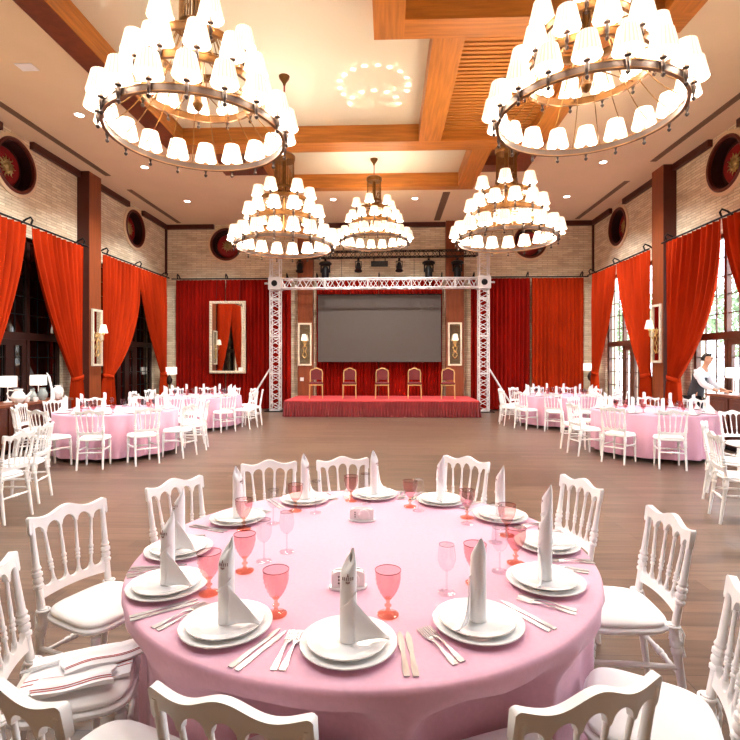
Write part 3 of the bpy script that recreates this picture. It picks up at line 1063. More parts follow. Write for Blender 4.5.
# ------------------------------------------------------------------ chandeliers
def chandelier_proto():
    r = thing('tiered_chandelier', (0, 0, 0), 0, 'x', 'chandelier')
    tiers = [(0.82, 0.0, 18, 0.0), (0.57, 0.43, 12, PI / 12), (0.41, 0.78, 6, 0.0)]
    for ti, (R, z, n, ph) in enumerate(tiers):
        ring = MB()
        ring.ringbox(R - 0.012, R + 0.012, z - 0.03, z + 0.03, seg=64)
        ring.build('ring', 'bronze' if ti == 0 else 'brass', r, smooth=30)
        e = MB()
        e.lathe([(R - 0.016, z + 0.026), (R + 0.016, z + 0.026), (R + 0.016, z + 0.036), (R - 0.016, z + 0.036)], seg=64, close=True)
        e.lathe([(R - 0.016, z - 0.036), (R + 0.016, z - 0.036), (R + 0.016, z - 0.026), (R - 0.016, z - 0.026)], seg=64, close=True)
        e.build('ring_edge', 'brass', r, smooth=30)
        for k in range(n):
            a = ph + 2 * PI * k / n
            Rs = R + 0.03
            c = Vector((Rs * math.cos(a), Rs * math.sin(a), z))
            h = MB()
            h.turned(c + Vector((0, 0, -0.10)), c + Vector((0, 0, 0.10)),
                     [(0, 0.006), (0.06, 0.017), (0.12, 0.019), (0.18, 0.008), (0.3, 0.012), (0.36, 0.018), (0.6, 0.018), (0.68, 0.012), (0.74, 0.03), (0.8, 0.03), (0.84, 0.012), (1, 0.012)], 8)
            hold = h.build('lamp_holder', 'bronze', r)
            s = MB()
            shade_mesh(s, (c.x, c.y, c.z + 0.085), 0.118, 0.078, 0.178, seg=22, pleat=0.025)
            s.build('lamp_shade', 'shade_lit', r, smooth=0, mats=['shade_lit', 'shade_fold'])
            MB().lathe([(0, 0), (0.014, 0.004), (0.022, 0.03), (0.016, 0.055), (0, 0.065)], (c.x, c.y, c.z + 0.10), 8).build('bulb', 'bulb', hold)
    # curved hanging wires from the big ring up to the drum
    for k in range(18):
        a = 2 * PI * (k + 0.5) / 18
        pts = []
        for i in range(11):
            t = i / 10
            R = 0.81 * (1 - t) ** 1.25 + 0.13 * (1 - (1 - t) ** 1.25)
            z = 0.03 + 1.17 * (t ** 1.5)
            pts.append((R * math.cos(a), R * math.sin(a), z))
        MB().tube(pts, 0.005, 5).build('hanging_wire', 'wire', r)
    # spokes of the small rings
    for R, z, n in ((0.57, 0.43, 6), (0.41, 0.78, 6)):
        for k in range(n):
            a = 2 * PI * k / n + 0.2
            MB().cyl((R * math.cos(a), R * math.sin(a), z), (0.06 * math.cos(a), 0.06 * math.sin(a), z + 0.04), 0.007, seg=6).build('spoke', 'brass', r)
    c = MB()
    c.cyl((0, 0, 0.30), (0, 0, 1.55), 0.035, seg=12)
    c.lathe([(0, 0.22), (0.03, 0.24), (0.05, 0.29), (0.03, 0.34)], seg=12)
    c.build('central_stem', 'brass', r)
    d = MB()
    for k in range(36):
        a = 2 * PI * k / 36
        d.cyl((0.17 * math.cos(a), 0.17 * math.sin(a), 1.02), (0.165 * math.cos(a), 0.165 * math.sin(a), 1.50), 0.005, seg=5)
    d.build('drum_rods', 'brass', r)
    MB().lathe([(0.15, 1.48), (0.175, 1.48), (0.19, 1.52), (0.19, 1.57), (0.16, 1.60), (0.0, 1.61)], seg=28).build('drum_cap', 'brass', r)
    MB().ringbox(0.155, 0.185, 0.99, 1.03, seg=28).build('drum_ring', 'brass', r)
    return r


cp = chandelier_proto()
CH = [(-1.84, 4.68, 2.20, 'large tiered brass chandelier with pleated shades hanging at the upper left, nearest the camera'),
      (1.88, 4.72, 2.33, 'large tiered brass chandelier with pleated shades hanging at the upper right, nearest the camera'),
      (-1.80, 8.45, 2.00, 'smaller-looking chandelier behind the upper left one, in front of the left truss column'),
      (2.02, 8.45, 2.08, 'smaller-looking chandelier behind the upper right one, over the right truss column'),
      (-0.34, 11.97, 2.92, 'farthest chandelier, in the middle above the stage')]
kids(cp)
for i, (x, y, e, lab) in enumerate(CH):
    z = H + e
    o = cp if i == 0 else dup(cp, None, None, lab)
    o.location = (x, y, z)
    o.rotation_euler = (0, 0, 0.05 * i + 0.1)
    if i == 0:
        tag(o, lab, 'chandelier')
    top = ZT if not (i in (1,)) else 6.86
    if i == 3:
        top = 6.42
    L = top - z
    # stem above the drum and ceiling canopy belong to this chandelier
    MB().cyl((0, 0, 1.6), (0, 0, L - 0.02), 0.014, seg=8).build('hanging_rod', 'red_cord', o)
    MB().lathe([(0.02, L - 0.16), (0.03, L - 0.12), (0.085, L - 0.04), (0.095, L), (0.0, L)], seg=20).build('ceiling_canopy', 'brass', o)

    # light thrown by the bulbs: lamps inside the shades
    for ti, (R, zz, n) in enumerate([(0.85, 0.13, 18), (0.60, 0.56, 12), (0.44, 0.91, 6)]):
        for k in range(n):
            a = 2 * PI * k / n + (PI / 12 if ti == 1 else 0)
            ld = bpy.data.lights.new('shade_bulb', 'POINT')
            ld.energy = BULB_WATTS * (0.6 if ti == 2 else 1)
            ld.color = (1.0, 0.95, 0.88)
            ld.shadow_soft_size = 0.065
            lo = bpy.data.objects.new('shade_bulb', ld)
            COL.objects.link(lo)
            lo.parent = o
            lo.location = (R * math.cos(a), R * math.sin(a), zz)

# ------------------------------------------------------------------ downlights
DL = [(-5.86, 9.1, 'bright recessed ceiling light left of the upper left chandelier'), (-5.86, 11.6, 'recessed ceiling light above the left pilaster'),
      (-5.86, 14.1, 'recessed ceiling light towards the left back corner'), (5.05, 11.7, 'recessed ceiling light right of the upper right chandelier'),
      (5.07, 14.1, 'recessed ceiling light towards the right back corner'), (-1.58, 14.1, 'recessed ceiling light just left of the far middle chandelier'),
      (0.77, 14.1, 'recessed ceiling light just right of the far middle chandelier'), (-5.86, 4.2, None), (5.05, 5.0, None), 
      (-5.86, 6.6, None)]
for x, y, lab in DL + [(-2.3, 2.9, None), (2.0, 2.9, None), (-2.3, 1.3, None), (2.0, 1.3, None)]:  # last four are unseen overhead lights, added to brighten the near table
    r = thing('ceiling_downlight', (x, y, (6.86 if x > 0 else ZT) if abs(x) < 4 and y < 3 else ZP), 0, lab or 'unseen ceiling light in the near part of the ceiling', 'ceiling light', None if lab else 'ceiling lights outside the frame')
    MB().ringbox(0.075, 0.10, -0.012, 0, seg=24).build('trim_ring', 'white_lacquer', r)
    MB().lathe([(0, -0.006), (0.075, -0.006), (0.075, 0), (0, 0)], seg=20).build('lamp', 'downlight', r)
    ld = bpy.data.lights.new('downlight_beam', 'SPOT')
    ld.energy = SPOT_WATTS * (0.28 if abs(x) < 4 and y < 3 else 1)
    ld.color = (0.96, 0.98, 1.0)
    ld.spot_size = math.radians(125)
    ld.spot_blend = 0.8
    ld.shadow_soft_size = 0.08
    lo = bpy.data.objects.new('downlight_beam', ld)
    COL.objects.link(lo)
    lo.parent = r
    lo.location = (0, 0, -0.05)
for x, y, lab in ((-5.75, 7.6, 'pale flush hatch in the plaster ceiling at the upper left'), (5.05, 8.2, 'pale flush hatch in the plaster ceiling at the upper right')):
    if True:
        tag(MB().box(-0.14, 0.14, -0.1, 0.1, -0.008, 0).build('ceiling_hatch', 'white_lacquer', loc=(x, y, ZP), smooth=0), lab, 'ceiling hatch')

# ------------------------------------------------------------------ spindle-back chairs
def crest_w(z):
    return 0.157 + 0.030 * (z - 0.45) / 0.45


def back_y(z, x=0.0):
    lean = -0.185 - 0.070 * max(0, (z - 0.45)) / 0.45
    return lean - 0.02 * (1 - (x / 0.2) ** 2) * (1 if z > 0.5 else 0)


POST = [(0, .0175), (.12, .0165), (.30, .0155), (.34, .0155), (.35, .021), (.375, .022), (.39, .015), (.41, .021), (.44, .021), (.455, .015),
        (.47, .022), (.50, .022), (.515, .015), (.54, .02), (.57, .0145), (.8, .0125), (1, .0125)]
SPIN = [(0, .0085), (.12, .0065), (.2, .0065), (.215, .0105), (.25, .0105), (.265, .007), (.29, .0105), (.32, .0105), (.335, .0075),
        (.37, .0115), (.40, .0115), (.42, .008), (.55, .0085), (.75, .007), (1, .0075)]
LEGP = [(0, .019), (.10, .019), (.11, .024), (.15, .024), (.165, .017), (.19, .023), (.23, .023), (.25, .018), (.27, .021), (.30, .019), (.6, .0165), (1, .0125)]
STRP = [(0, .010), (.36, .011), (.38, .015), (.42, .015), (.44, .010), (.47, .017), (.53, .017), (.56, .010), (.58, .015), (.62, .015), (.64, .011), (1, .010)]


def make_chair():
    r = thing('spindle_back_chair', (0, 0, 0), 0, 'x', 'chair')
    # seat board
    n = 40
    pts = []
    for k in range(n):
        a = 2 * PI * k / n
        c, s = math.cos(a), math.sin(a)
        e = 0.5
        x = abs(c) ** e * (1 if c > 0 else -1)
        y = abs(s) ** e * (1 if s > 0 else -1)
        wy = 1.0 + 0.07 * y
        pts.append((0.192 * x * wy, 0.195 * y))
    MB().outline(pts, 0, 0, rings=[(0.90, 0.418), (0.99, 0.422), (1.03, 0.430), (1.03, 0.440), (0.99, 0.448), (0.9, 0.45)]).build('seat', 'white_lacquer', r)
    cu = MB().outline(pts, 0, 0, rings=[(0.90, 0.45), (0.965, 0.452), (0.98, 0.458), (0.975, 0.463), (0.95, 0.469), (0.8, 0.475), (0.4, 0.478)]).build('cushion', 'white_cushion', r)
    for sx in (-1, 1):
        t = MB()
        x0 = sx * 0.168
        cyy = -0.182
        t.tube([(x0 + 0.026 * math.cos(a), cyy + 0.026 * math.sin(a), 0.462) for a in [2 * PI * k / 12 for k in range(12)]], 0.005, 6, closed=True)
        t.tube([(x0, cyy - 0.027, 0.462), (x0 + sx * 0.015, cyy - 0.04, 0.43), (x0 + sx * 0.01, cyy - 0.035, 0.38), (x0 + sx * 0.02, cyy - 0.04, 0.34)], 0.0045, 6)
        t.tube([(x0, cyy - 0.027, 0.462), (x0 - sx * 0.01, cyy - 0.038, 0.42), (x0 - sx * 0.002, cyy - 0.035, 0.37)], 0.0045, 6)
        t.build('cushion_tie', 'white_cushion', cu)
    # rear legs with upper posts
    for sx in (-1, 1):
        xb, yb = sx * 0.168, -0.182
        xt = sx * (crest_w(0.86) - 0.004)
        m = MB().turned((xb, yb, 0.40), (xt, back_y(0.86, xt), 0.855), POST, 12)
        m.turned((xb, yb, 0.47), (sx * 0.176, -0.245, 0.0), [(0, .0175), (.14, .019), (.16, .024), (.20, .024), (.215, .017), (.235, .023), (.27, .023), (.29, .018), (.6, .0165), (1, .0125)], 12)
        m.build('back_post', 'white_lacquer', r)
        MB().turned((sx * 0.160, 0.16, 0.41), (sx * 0.168, 0.175, 0.0), LEGP, 12).build('leg', 'white_lacquer', r)
    # crest rail with five arches and lower rail
    NB = 5
    cols = []
    N = 70

    def arch(u):
        p = (u * NB) % 1.0
        q = abs(p - 0.5) * 2
        q = min(1, q / 0.86)
        return math.sqrt(max(0, 1 - q * q))

    def crest(c):
        u = c / N
        v = 2 * u - 1
        wv = crest_w(0.88) + 0.012
        x = v * wv
        top = 0.868 + 0.020 * math.exp(-(v / 0.42) ** 2) + 0.007 * math.cos(v * PI * 2) + 0.010 * abs(v) ** 6
        end = max(0, abs(v) - 0.93) / 0.07
        top -= 0.012 * end ** 2
        bot = 0.788 + 0.040 * arch(u) + 0.016 * math.exp(-(v / 0.5) ** 2)
        if end > 0:
            bot = max(bot, 0.79 + 0.02 * end)
        y1, y2 = back_y(bot, x), back_y(top, x)
        return ((x, y1 - 0.010, bot), (x, y2 - 0.012, top), (x, y2 + 0.012, top), (x, y1 + 0.010, bot))
    MB().strip(list(range(N + 1)), crest).build('crest_rail', 'white_lacquer', r, smooth=50)

    def lower(c):
        u = c / N
        v = 2 * u - 1
        x = v * (crest_w(0.53) - 0.004)
        top = 0.575 - 0.026 * arch(u) + 0.006 * abs(v)
        bot = 0.508 + 0.008 * (1 - v * v)
        y1, y2 = back_y(bot, x), back_y(top, x)
        return ((x, y1 - 0.009, bot), (x, y2 - 0.009, top), (x, y2 + 0.009, top), (x, y1 + 0.009, bot))
    MB().strip(list(range(N + 1)), lower).build('lower_rail', 'white_lacquer', r, smooth=50)
    for k in range(1, NB):
        v = 2 * k / NB - 1
        xb = v * (crest_w(0.53) - 0.004)
        xt = v * (crest_w(0.88) + 0.012)
        zt = 0.793 + 0.016 * math.exp(-(v / 0.5) ** 2)
        MB().turned((xb, back_y(0.57, xb), 0.57), (xt, back_y(zt, xt), zt), SPIN, 10).build('spindle', 'white_lacquer', r)
    # stretchers
    MB().turned((-0.163, 0.168, 0.25), (0.163, 0.168, 0.25), STRP, 8).build('stretcher', 'white_lacquer', r)
    MB().turned((-0.170, -0.212, 0.25), (0.170, -0.212, 0.25), STRP, 8).build('stretcher', 'white_lacquer', r)
    for sx in (-1, 1):
        MB().turned((sx * 0.172, -0.205, 0.285), (sx * 0.164, 0.166, 0.285), [(0, .010), (.5, .013), (1, .010)], 8).build('stretcher', 'white_lacquer', r)
    return r


chair0 = make_chair()
kids(chair0)
first_chair = [True]


def place_chair(x, y, fx, fy, label, group=None):
    rz = math.atan2(-fx, fy)
    if first_chair[0]:
        first_chair[0] = False
        chair0.location = (x, y, 0)
        chair0.rotation_euler = (0, 0, rz)
        chair0['label'] = label
        if group:
            chair0['group'] = group
        return chair0
    return dup(chair0, (x, y, 0), rz, label, group)


TCX, TCY, TR = -0.11, 2.26, 1.0
NEAR = [(-1.35, 2.28, .925, -.38, 'white spindle chair left of the near table, whole back and cushion visible'),
        (-1.12, 1.73, .93, .37, 'white chair at the left edge with folded napkins lying on its seat'),
        (-0.77, 1.31, .36, .93, 'white chair at the bottom left corner, only its crest and seat visible'),
        (-0.28, 1.28, .235, .97, 'white chair at the bottom edge left of centre, its back to the camera'),
        (0.355, 1.33, -.35, .94, 'white chair at the bottom edge right of centre, its back to the camera'),
        (0.85, 1.63, -.91, .415, 'white chair at the bottom right corner with its wide white cushion in view'),
        (1.055, 2.34, -1, .04, 'white spindle chair right of the near table, cushion and turned legs in full view'),
        (0.92, 2.95, -.97, -.23, 'white spindle chair behind the right far rim of the near table'),
        (0.41, 3.49, -.68, -.73, 'white chair behind the near table, right of the gap in front of the stage'),
        (-0.26, 3.39, .3, -.95, 'white chair behind the near table, in front of the left half of the stage'),
        (-0.775, 3.24, .3, -.95, 'white chair behind the near table, left of the one before the stage'),
        (-1.06, 2.79, .88, -.48, 'white spindle chair behind the left far rim of the near table')]
for a in NEAR:
    place_chair(*a)

TABLES = [('left front', -4.80, 8.55, 1.0, 12, -15), ('left rear', -4.70, 12.1, 1.0, 12, -15),
          ('right front', 4.68, 8.85, 1.0, 10, -108), ('right rear', 4.40, 12.7, 1.0, 12, -115)]
ORD = ['first', 'second', 'third', 'fourth', 'fifth', 'sixth', 'seventh']
for nm, cx, cy, R, n, a0 in TABLES:
    if nm == 'right front':
        az = [-108, -139, -170, 160, 128, 95, 65, 35]
    else:
        az = [a0 - 360 / n * k for k in range(n)]
    pos = []
    for a in az:
        a = math.radians(a)
        pos.append((cx + (R + 0.27) * math.cos(a), cy + (R + 0.27) * math.sin(a), -math.cos(a), -math.sin(a)))
    nearrow = sorted([p for p in pos if p[1] < cy], key=lambda p: p[0])
    farrow = sorted([p for p in pos if p[1] >= cy], key=lambda p: p[0])
    for i, p in enumerate(nearrow):
        place_chair(*p, 'white chair on the camera side of the %s round table, %s from left' % (nm, ORD[i]))
    for i, p in enumerate(farrow):
        place_chair(*p, 'white chair on the far side of the %s round table, %s from left' % (nm, ORD[i]))
# chairs of tables standing just outside the frame
place_chair(-3.98, 4.84, -1.0, 0.05, 'white chair at the left edge, nearer of the two on the open floor')
place_chair(-4.22, 5.50, -0.95, -0.25, 'white chair at the left edge of the photo, just behind the nearer one')
place_chair(3.56, 5.05, 0.95, -0.3, 'white side-on chair at the right edge of the photo, nearest of three')
place_chair(3.98, 5.85, 0.75, -0.6, 'white chair at the right edge of the photo, its seat just behind the side-on chair')
place_chair(5.02, 7.1, -0.1, -1, 'white chair facing the camera at the right edge beside the right front table')

# ------------------------------------------------------------------ tables and cloths
def cloth(name, cx, cy, R, label, seed, nf=17, hem=0.02, nu=300, push=()):
    rd = random.Random(seed)
    ph = [rd.uniform(0, 2 * PI) for _ in range(4)]

    def fn(u, v):
        a = 2 * PI * u
        # v 0..0.45 top, then edge, then drop
        if v < 0.4:
            rr = R * (v / 0.4) * 0.985
            return (rr * math.cos(a), rr * math.sin(a), 0.75)
        t = (v - 0.4) / 0.6
        fold = 0.5 + 0.5 * math.sin(nf * a + 1.2 * math.sin(3 * a + ph[0]) + ph[1]) * (0.65 + 0.35 * math.sin(2 * a + ph[2]))
        if t < 0.2:
            q = t / 0.2 * PI / 2
            rr = R * 0.985 + R * 0.015 * math.sin(q)
            return (rr * math.cos(a), rr * math.sin(a), 0.75 - 0.018 * (1 - math.cos(q)))
        s = (t - 0.2) / 0.8
        z = 0.732 - (0.732 - hem) * s
        rr = R + (0.085 * fold - 0.055) * min(1, s * 2.4) ** 0.8 + 0.01 * s
        for px, py in push:      # chair seats pushed in under the rim press the cloth inwards
            pd = math.hypot(px - cx, py - cy)
            pa = math.atan2(py - cy, px - cx)
            da = abs((a - pa + PI) % (2 * PI) - PI)
            lim = pd - 0.228
            if lim < rr:
                w = 1 / (1 + math.exp((da - 0.26) / 0.03))
                zz = min(1, max(0, (0.71 - z) / 0.17))
                rr = rr - (rr - lim) * w * zz * zz * (3 - 2 * zz)
        return (rr * math.cos(a), rr * math.sin(a), z)
    m = MB().grid(nu, 34, fn, closed_u=True)
    o = m.build(name, 'pink_cloth', loc=(cx, cy, 0), smooth=70)
    return tag(o, label, 'tablecloth')


def table(cx, cy, R, label):
    t = thing('round_table', (cx, cy, 0), 0, label, 'table')
    MB().lathe([(0.0, 0.72), (R - 0.03, 0.72), (R - 0.025, 0.73), (R - 0.03, 0.742), (0, 0.742)], seg=64).build('tabletop', 'sideboard_wood', t)
    for k in range(4):
        a = PI / 4 + k * PI / 2
        MB().turned((0.5 * math.cos(a), 0.5 * math.sin(a), 0.72), (0.62 * math.cos(a), 0.62 * math.sin(a), 0.0), [(0, 0.02), (1, 0.016)], 10).build('leg', 'black_metal', t)


cloth('tablecloth', TCX, TCY, TR, 'pink floor-length cloth on the big round table nearest the camera', 3, nf=24, nu=480, push=[(a[0], a[1]) for a in NEAR])
table(TCX, TCY, TR, 'round table hidden under the pink cloth nearest the camera')
for i, (nm, cx, cy, R, n, a0) in enumerate(TABLES):
    cloth('tablecloth', cx, cy, R, 'pink floor-length cloth on the %s round table' % nm, 10 + i, nf=19, hem=0.06)
    table(cx, cy, R, 'round table hidden under the pink cloth of the %s group' % nm)

# ------------------------------------------------------------------ tableware prototypes
ZTAB = 0.7515


def plate(name, R, z, loc, label):
    m = MB().lathe([(0, 0), (R * 0.62, 0), (R * 0.66, 0.004), (R * 0.97, 0.013), (R, 0.0155), (R * 0.995, 0.0185), (R * 0.96, 0.017), (R * 0.68, 0.009), (R * 0.62, 0.006), (0, 0.006)], seg=56)
    o = m.build(name, 'porcelain', loc=(loc[0], loc[1], z))
    return tag(o, label, 'plate')


def napkin(scale=1.0):
    r = thing('rolled_napkin', (0, 0, 0), 0, 'x', 'napkin')
    h = 0.268
    R = 0.0265
    n = 32

    def fn(off):
        def g(u, v):
            a = 2 * PI * u
            top = h - 0.040 * (0.5 - 0.5 * math.cos(a - 0.9)) ** 1.3
            rr = R * (1 - 0.06 * v) - off
            q = max(0, (v - 0.8) / 0.2)
            rr *= 1 - 0.72 * q * q
            sh = R * 0.55 * q * q
            return (rr * math.cos(a) + sh * math.cos(0.9), rr * math.sin(a) + sh * math.sin(0.9), 0.0 + top * v)
        return g
    m = MB().grid(n, 16, fn(0), closed_u=True)
    m.grid(n, 16, fn(0.005), closed_u=True)
    # spiral edge of the roll
    m.tube([(R * 1.02 * math.cos(a), R * 1.02 * math.sin(a), 0.10 + 0.05 * i / 10) for i, a in enumerate([-2.6 + 0.22 * k for k in range(11)])], 0.0022, 6)
    m.build('roll', 'napkin_cloth', r)
    f = MB()

    def flap(u, v):
        # u from the roll outwards, v bottom -> top
        x = R * 0.7 + 0.105 * u
        zt = (0.125 * (1 - u) ** 1.3 + 0.004)
        z = 0.003 + 0.012 * u + (zt - 0.003) * v
        y = -R * 0.95 * (1 - u) + 0.01 * math.sin(u * 3) - 0.02 * u + 0.012 * v * u
        return (x, y, z)
    f.grid(14, 6, flap)
    fl = f.build('flap', 'napkin_cloth', r)
    md = fl.modifiers.new('thick', 'SOLIDIFY')
    md.thickness = 0.0035
    # printed mark: small crest over a row of letters
    g = MB()
    Rl = R * 1.0 + 0.0006

    def patch(a0, a1, z0, z1):
        n0 = len(g.v)
        for a in (a0, a1):
            for z in (z0, z1):
                rr = Rl * (1 - 0.06 * z / 0.25)
                g.v.append(Vector((rr * math.cos(a), rr * math.sin(a), z)))
                g.v.append(Vector(((rr - 0.0008) * math.cos(a), (rr - 0.0008) * math.sin(a), z)))
        q = [n0 + i for i in range(8)]
        g.face(q[0], q[2], q[6], q[4])
        g.face(q[1], q[5], q[7], q[3])
        g.face(q[0], q[4], q[5], q[1])
        g.face(q[2], q[3], q[7], q[6])
        g.face(q[0], q[1], q[3], q[2])
        g.face(q[4], q[6], q[7], q[5])
    a0 = -PI / 2
    for k in range(6):
        a = a0 - 0.62 + k * 0.248
        patch(a - 0.05, a - 0.015, 0.186, 0.194)
        patch(a + 0.015, a + 0.05, 0.186, 0.194)
        patch(a - 0.05, a + 0.05, 0.1935, 0.1955)
    for k in range(-2, 3):
        patch(a0 + k * 0.1 - 0.03, a0 + k * 0.1 + 0.03, 0.176 + 0.001 * abs(k), 0.181 + 0.001 * abs(k))
    patch(a0 - 0.04, a0 + 0.04, 0.198, 0.206)
    patch(a0 - 0.10, a0 + 0.10, 0.1975, 0.1995)
    g.build('printed_mark', 'logo_brown', r, smooth=0)
    return r


def goblet():
    r = thing('pink_goblet', (0, 0, 0), 0, 'x', 'goblet')
    m = MB()
    # faceted bowl with an inner wall
    seg = 16
    outer = [(0.012, 0.058), (0.024, 0.064), (0.034, 0.078), (0.040, 0.098), (0.0425, 0.120), (0.043, 0.150)]
    n0 = len(m.v)
    def bowl(u, v):
        i = v * 12
        rr = 0.012 + 0.031 * (1 - (1 - v) ** 2.6)
        z = 0.056 + 0.094 * v
        k = int(round(u * 32))
        j = int(round(v * 12))
        cut = 0.0016 * (1 if (k + 2 * j) % 4 < 2 else -1) * (1 if 1 <= j <= 9 else 0)
        a = 2 * PI * u
        return ((rr + cut) * math.cos(a), (rr + cut) * math.sin(a), z)
    m.grid(32, 13, bowl, closed_u=True)
    m.build('bowl', 'pink_thin', r, smooth=25)
    MB().lathe([(0.0430, 0.1495), (0.0442, 0.1500), (0.0442, 0.1515), (0.0430, 0.1520)], seg=32, close=True).build('rim', 'pink_rim', r)
    MB().lathe([(0, 0.0), (0.036, 0.0), (0.037, 0.003), (0.030, 0.006), (0.012, 0.011), (0.007, 0.018), (0.006, 0.026), (0.012, 0.030), (0.012, 0.034), (0.006, 0.038), (0.0065, 0.048), (0.013, 0.056), (0.0, 0.060)],
               seg=20).build('stem', 'amber_thin', r)
    return r


def wine_glass():
    r = thing('wine_glass', (0, 0, 0), 0, 'x', 'glass')
    MB().lathe([(0.004, 0.082), (0.014, 0.086), (0.026, 0.100), (0.033, 0.122), (0.0325, 0.145), (0.028, 0.178)], seg=28).build('bowl', 'clear_glass', r)
    b = r.children
    MB().lathe([(0.0275, 0.1775), (0.029, 0.178), (0.029, 0.1795), (0.0275, 0.180)], seg=28, close=True).build('rim', 'glass_rim', r)
    MB().lathe([(0, 0), (0.032, 0.0), (0.033, 0.002), (0.012, 0.005), (0.004, 0.012), (0.0035, 0.05), (0.004, 0.082), (0, 0.083)], seg=20).build('stem', 'clear_glass', r)
    return r


glass_mat('pink_thin', (240, 208, 208), ior=1.6)
glass_mat('pink_rim', (186, 100, 108), ior=1.5)
glass_mat('amber_thin', (246, 218, 204), ior=1.5)
glass_mat('glass_rim', (225, 225, 228), ior=1.6)


def fork(label):
    m = MB()
    m.strip(list(range(13)), lambda i: (lambda y, w, z: ((-w, y, z), (-w, y, z + 0.002), (w, y, z + 0.002), (w, y, z)))
            (-0.10 + 0.145 * i / 12, [0.0095, 0.0105, 0.010, 0.0085, 0.007, 0.0055, 0.0045, 0.004, 0.0038, 0.0038, 0.005, 0.009, 0.0125][i], [0, 0, 0, 0.001, 0.002, 0.003, 0.004, 0.005, 0.006, 0.006, 0.005, 0.003, 0.002][i]))
    for k in range(4):
        x = -0.0105 + 0.007 * k
        m.box(x - 0.0018, x + 0.0018, 0.044, 0.098, 0.003, 0.005)
    return m


def knife():
    m = MB()
    ws = [0.009, 0.0105, 0.0105, 0.0095, 0.0085, 0.0075, 0.007, 0.0095, 0.0105, 0.011, 0.0105, 0.008, 0.002]
    m.strip(list(range(13)), lambda i: ((-ws[i], -0.11 + 0.22 * i / 12, 0), (-ws[i], -0.11 + 0.22 * i / 12, 0.003), (ws[i] * 0.8, -0.11 + 0.22 * i / 12, 0.003), (ws[i] * 0.8, -0.11 + 0.22 * i / 12, 0)))
    return m


fork_me = fork('')
fork_o = fork_me.build('fork', 'silver', smooth=30)
knife_o = knife().build('table_knife', 'silver', smooth=30)
nap_o = napkin()
gob_o = goblet()
win_o = wine_glass()
used = {}


def put(o, loc, rz, label, cat=None, group=None):
    if o.name not in used:
        kids(o)
        used[o.name] = 1
        o.location = loc
        o.rotation_euler = (0, 0, rz)
        o['label'] = label
        if cat:
            o['category'] = cat
        if group:
            o['group'] = group
        return o
    q = dup(o, loc, rz, label, group)
    if cat:
        q['category'] = cat
    return q


S = 1.077
PL = [(-0.11, 1.36), (-0.48, 1.44), (-0.78, 1.68), (-0.87, 2.01), (-0.75, 2.42), (-0.47, 2.76), (-0.08, 2.88), (0.30, 2.78), (0.59, 2.52), (0.71, 2.13), (0.56, 1.77), (0.27, 1.48)]
CLK = ['six', 'seven', 'eight', 'nine', 'ten', 'eleven', 'twelve', 'one', 'two', 'three', 'four', 'five']
FLAP = [0, 0.2, 0, 0.1, 0, 0, 0, PI, PI, PI, PI, PI]
for i, (x, y) in enumerate(PL):
    x, y = x * S, y * S
    ck = CLK[i] + " o'clock place of the near table"
    dx, dy = x - TCX, y - TCY
    d = math.hypot(dx, dy)
    ux, uy = dx / d, dy / d
    d = min(d, 0.845)
    x, y = TCX + ux * d, TCY + uy * d
    az = math.atan2(uy, ux)
    rz = az + PI / 2          # local -y points outwards
    plate('charger_plate', 0.146, ZTAB, (x, y), 'large white lower plate at the ' + ck)
    plate('dinner_plate', 0.122, ZTAB + 0.0105, (x + 0.004 * uy, y), 'smaller white upper plate at the ' + ck)
    # local frame: tangent t (to the right of a guest looking at the centre)
    tx, ty = -uy, ux
    put(nap_o, (x + ux * 0.0, y + uy * 0.0, ZTAB + 0.018), (0.25 if FLAP[i] == 0 else -PI * 0.86 + 0) if 0 else rz * 0.35 + (0 if FLAP[i] < 1 else -PI * 0.75),
        'tall rolled napkin on the plates at the ' + ck, 'napkin')
    # seen from the guest (outside, looking in) forks lie left, knives right
    for j, (off, kind, word) in enumerate(((-0.163, 'f', 'inner fork'), (-0.188, 'f', 'outer fork'), (0.163, 'k', 'inner knife'), (0.188, 'k', 'outer knife'))):
        px, py = x + tx * off + ux * 0.03, y + ty * off + uy * 0.03
        rr = math.hypot(px - TCX, py - TCY)
        if rr + 0.095 > TR:
            k = (TR - 0.10) / rr
            px, py = TCX + (px - TCX) * k, TCY + (py - TCY) * k
        src = fork_o if kind == 'f' else knife_o
        put(src, (px, py, ZTAB), rz + (-0.08 if kind == 'f' else 0.08), 'silver %s at the %s' % (word, ck), 'fork' if kind == 'f' else 'knife')

GOB = [(-0.0, 1.53), (-0.35, 1.52), (-0.61, 1.65), (-0.68, 2.29), (-0.54, 1.83), (-0.49, 2.58), (-0.21, 2.78), (0.12, 2.68), (0.40, 2.50), (0.31, 1.76), (0.50, 1.94), (0.54, 2.25)]
GLB = ["just right of the nearest napkin", "behind the seven o'clock plates", "right of the eight o'clock plates", "beside the ten o'clock plates", "behind the seven o'clock napkin, towards the centre",
       "beside the eleven o'clock plates", "left of the twelve o'clock napkin", "left of the one o'clock napkin", "left of the two o'clock napkin", "half hidden behind the five o'clock napkin",
       "left of the four o'clock plates", "left of the three o'clock plates"]
for (x, y), l in zip(GOB, GLB):
    put(gob_o, (x * 1.076, y * 1.076, ZTAB), 0.3 * x, 'pink cut-glass goblet on the near table ' + l, 'goblet')
CLR = [(-0.41, 2.60), (-0.13, 2.80), (0.19, 2.66), (0.44, 2.44), (-0.61, 2.40), (-0.49, 1.92), (0.20, 1.68), (0.42, 1.86), (-0.42, 2.02), (0.47, 2.16)]
CLB = ["beside the eleven o'clock plates", "in front of the twelve o'clock napkin", "beside the one o'clock plates", "beside the two o'clock plates", "beside the ten o'clock plates",
       "behind the seven o'clock napkin", "alone left of the five o'clock plates", "left of the four o'clock plates", "left of the front napkin holder, further in", "left of the three o'clock plates"]
